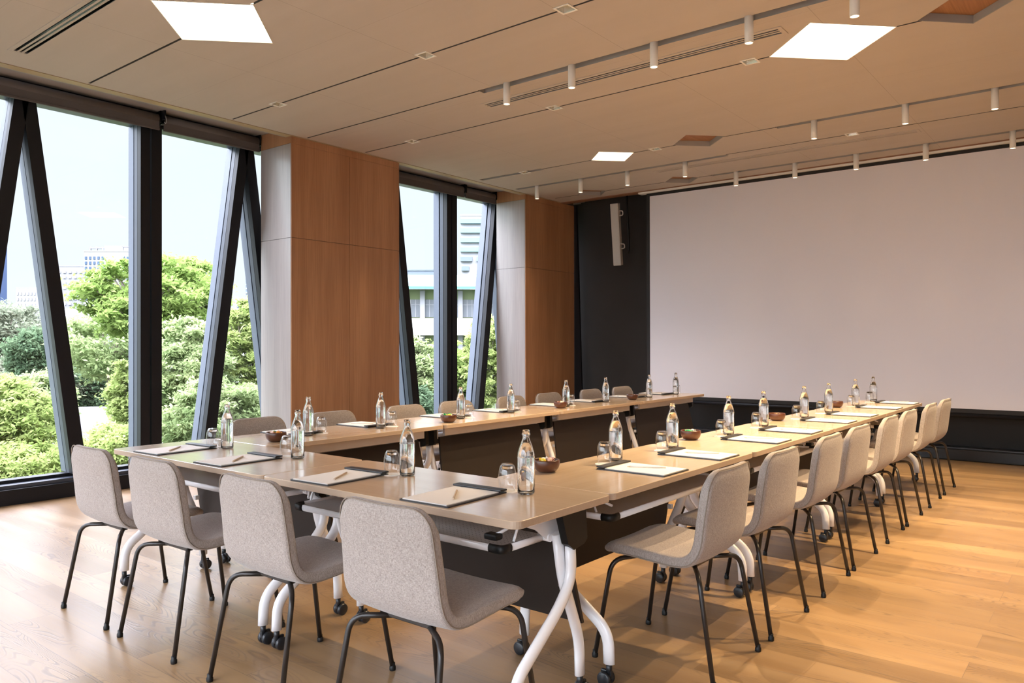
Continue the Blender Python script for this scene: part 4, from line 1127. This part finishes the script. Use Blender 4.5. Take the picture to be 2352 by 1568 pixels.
tree('hazy pale green tree behind the big bright tree', 250, 790, 26, 120, 75, 'soft', 0.11, 70, 150, 3, 0.28, 0.5, 0.5)
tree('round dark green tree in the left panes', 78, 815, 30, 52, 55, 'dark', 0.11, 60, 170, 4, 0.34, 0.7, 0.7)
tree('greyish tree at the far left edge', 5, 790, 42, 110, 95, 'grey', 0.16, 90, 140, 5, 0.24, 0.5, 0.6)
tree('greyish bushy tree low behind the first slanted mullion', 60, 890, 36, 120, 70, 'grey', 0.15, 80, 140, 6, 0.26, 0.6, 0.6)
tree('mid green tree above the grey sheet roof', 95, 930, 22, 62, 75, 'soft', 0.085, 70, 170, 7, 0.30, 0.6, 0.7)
tree('yellow green tree filling the lower left corner of the left window', 10, 985, 12, 105, 115, 'lime', 0.055, 100, 190, 8, 0.24, 0.5, 0.6)
tree('yellow green shrub tree in front of the grey sheet roof', 60, 1075, 11.5, 120, 48, 'lime', 0.05, 80, 170, 9, 0.22, 0.6, 0.5)
tree('dark tree above the small plastered house', 215, 880, 38, 85, 65, 'dark', 0.14, 80, 150, 10, 0.30, 0.6, 0.6)
tree('bright shrub tree left of the upright mullion near the sill', 265, 1040, 12, 85, 55, 'lime', 0.05, 70, 170, 11, 0.26, 0.55, 0.6)
tree('light green tree beside the upright mullion, mid height', 300, 930, 15, 45, 110, 'lime', 0.06, 60, 160, 12, 0.40, 0.4, 0.6)
tree('feathery tree filling the panes right of the upright mullion', 430, 880, 11.5, 95, 150, 'soft', 0.048, 130, 200, 13, 0.24, 0.4, 0.5)
tree('feathery tree low beside the slanted mullion', 500, 970, 10.8, 120, 100, 'soft', 0.045, 110, 190, 14, 0.24, 0.4, 0.5)
tree('green tree next to the wide timber column', 580, 830, 12.5, 75, 150, 'lime', 0.052, 110, 190, 15, 0.26, 0.4, 0.5)
tree('leafy tree low next to the wide timber column', 610, 960, 12, 90, 90, 'bright', 0.05, 80, 180, 16, 0.26, 0.4, 0.5)
tree('green tree at the left of the second window', 950, 870, 15, 62, 95, 'soft', 0.06, 100, 190, 17, 0.26, 0.45, 0.5)
tree('bright bushy tree behind the upright mullion of the second window', 1035, 870, 17, 75, 85, 'bright', 0.065, 90, 190, 18, 0.26, 0.45, 0.5)
tree('tall pale tree at the right end of the second window', 1120, 830, 16, 55, 105, 'lime', 0.06, 90, 190, 19, 0.26, 0.45, 0.5)
tree('dark green tree low in the second window', 930, 950, 13.5, 75, 60, 'dark', 0.055, 80, 190, 20, 0.28, 0.5, 0.5)
# ------------------------------------------------------------------ lights
warm = (1.0, 0.73, 0.42)
for i, (x, y, z, ri) in enumerate(LIGHTS):
    if ri == 9: continue
    ld = bpy.data.lights.new('spot_lamp', 'SPOT'); ld.color = warm
    ld.energy = {0: 270, 1: 210, 2: 40, 3: 16}[ri]
    ld.spot_size = R({0: 116, 1: 84, 2: 80, 3: 40}[ri]); ld.spot_blend = 0.8
    if ri == 0 and x < -2.9: ld.energy = 80; ld.spot_size = R(72)
    if ri == 0 and -2.9 < x < -2.0: ld.energy = 160; ld.spot_size = R(100); ld.shadow_soft_size = 0.022
    lo = bpy.data.objects.new('spot_lamp', ld); C.objects.link(lo); lo.location = (x, y, z)
for i, (x, y, z, ri) in enumerate(LIGHTS):
    if ri != 9: continue
    ld = bpy.data.lights.new('downlight_lamp', 'SPOT'); ld.color = warm
    ld.energy = 45; ld.spot_size = R(70); ld.spot_blend = 0.8; ld.shadow_soft_size = 0.022
    lo = bpy.data.objects.new('downlight_lamp', ld); C.objects.link(lo); lo.location = (x, y, z - 0.002)
sun = bpy.data.lights.new('sun', 'SUN'); sun.energy = 2.4; sun.angle = R(3); sun.color = (1.0, 0.96, 0.88)
so = bpy.data.objects.new('sun', sun); C.objects.link(so)
so.rotation_euler = Vector((-0.6, 0.12, -0.85)).normalized().to_track_quat('-Z', 'Y').to_euler()
# world
SKYTOP = 18.0; SKYGLOW = 5.4
w = bpy.data.worlds.new('sky'); scene.world = w; w.use_nodes = True
nt = w.node_tree; nt.nodes.clear()
wo = nt.nodes.new('ShaderNodeOutputWorld'); bg = nt.nodes.new('ShaderNodeBackground'); L(nt, bg.outputs[0], wo.inputs[0])
tc = nt.nodes.new('ShaderNodeTexCoord'); sx = nt.nodes.new('ShaderNodeSeparateXYZ'); L(nt, tc.outputs['Generated'], sx.inputs[0])
rp = nt.nodes.new('ShaderNodeValToRGB'); e = rp.color_ramp.elements
e[0].position = 0.0; e[0].color = (0.80, 0.88, 0.955, 1); e[1].position = 0.5; e[1].color = (0.83, 0.83, 1.0, 1)
e2 = rp.color_ramp.elements.new(0.22); e2.color = (0.765, 0.865, 0.955, 1)
L(nt, sx.outputs[2], rp.inputs[0])
mp = nt.nodes.new('ShaderNodeMapping'); mp.inputs['Scale'].default_value = (2.2, 2.2, 7); L(nt, tc.outputs['Generated'], mp.inputs[0])
nz = nt.nodes.new('ShaderNodeTexNoise'); nz.inputs['Scale'].default_value = 1.6; nz.inputs['Detail'].default_value = 5; L(nt, mp.outputs[0], nz.inputs['Vector'])
mr = nt.nodes.new('ShaderNodeMapRange'); mr.inputs['From Min'].default_value = 0.48; mr.inputs['From Max'].default_value = 0.75; mr.inputs['To Max'].default_value = 0.6; L(nt, nz.outputs[0], mr.inputs[0])
mx = nt.nodes.new('ShaderNodeMix'); mx.data_type = 'RGBA'; L(nt, mr.outputs[0], mx.inputs['Factor']); L(nt, rp.outputs[0], mx.inputs['A']); mx.inputs['B'].default_value = (0.84, 0.88, 0.92, 1)
L(nt, mx.outputs['Result'], bg.inputs[0])
zs = nt.nodes.new('ShaderNodeMapRange'); zs.interpolation_type = 'SMOOTHSTEP'   # a milky tropical sky: the upper sky is far brighter than the band near the horizon
for k_, v_ in (('From Min', 0.26), ('From Max', 0.55), ('To Min', 1.10), ('To Max', SKYTOP)): zs.inputs[k_].default_value = v_
L(nt, sx.outputs[2], zs.inputs[0])
ng = nt.nodes.new('ShaderNodeMath'); ng.operation = 'MULTIPLY'; ng.inputs[1].default_value = -1; L(nt, sx.outputs[1], ng.inputs[0])
gl_ = nt.nodes.new('ShaderNodeMapRange'); gl_.interpolation_type = 'SMOOTHSTEP'   # glow added to the unseen sky behind the camera, to light the room
for k_, v_ in (('From Min', 0.15), ('From Max', 0.85), ('To Min', 0.0), ('To Max', SKYGLOW)): gl_.inputs[k_].default_value = v_
L(nt, ng.outputs[0], gl_.inputs[0])
up_ = nt.nodes.new('ShaderNodeMapRange'); up_.inputs['From Min'].default_value = -0.02; up_.inputs['From Max'].default_value = 0.06; L(nt, sx.outputs[2], up_.inputs[0])
mg = nt.nodes.new('ShaderNodeMath'); mg.operation = 'MULTIPLY'; L(nt, gl_.outputs[0], mg.inputs[0]); L(nt, up_.outputs[0], mg.inputs[1])
ad_ = nt.nodes.new('ShaderNodeMath'); ad_.operation = 'ADD'; L(nt, zs.outputs[0], ad_.inputs[0]); L(nt, mg.outputs[0], ad_.inputs[1])
L(nt, ad_.outputs[0], bg.inputs[1])

# ------------------------------------------------------------------ camera
cam = bpy.data.cameras.new('camera'); co = bpy.data.objects.new('camera', cam); C.objects.link(co)
cam.sensor_width = 36; cam.lens = 1764.98 / 2352 * 36; cam.clip_start = 0.05; cam.clip_end = 2000
rt = Vector((0.78169671, 0.6236569, -0.00152373)); up = Vector((0.00362987, -0.00210652, 0.99999119)); fw = Vector((-0.6236482, 0.78169536, 0.00391045))
co.matrix_world = Matrix(((rt.x, up.x, -fw.x, 0), (rt.y, up.y, -fw.y, 0), (rt.z, up.z, -fw.z, 1.2955), (0, 0, 0, 1)))
scene.camera = co
vs = scene.view_settings
vs.view_transform = 'Standard'; vs.look = 'None'; vs.gamma = 1; vs.exposure = 0.17; vs.use_curve_mapping = False
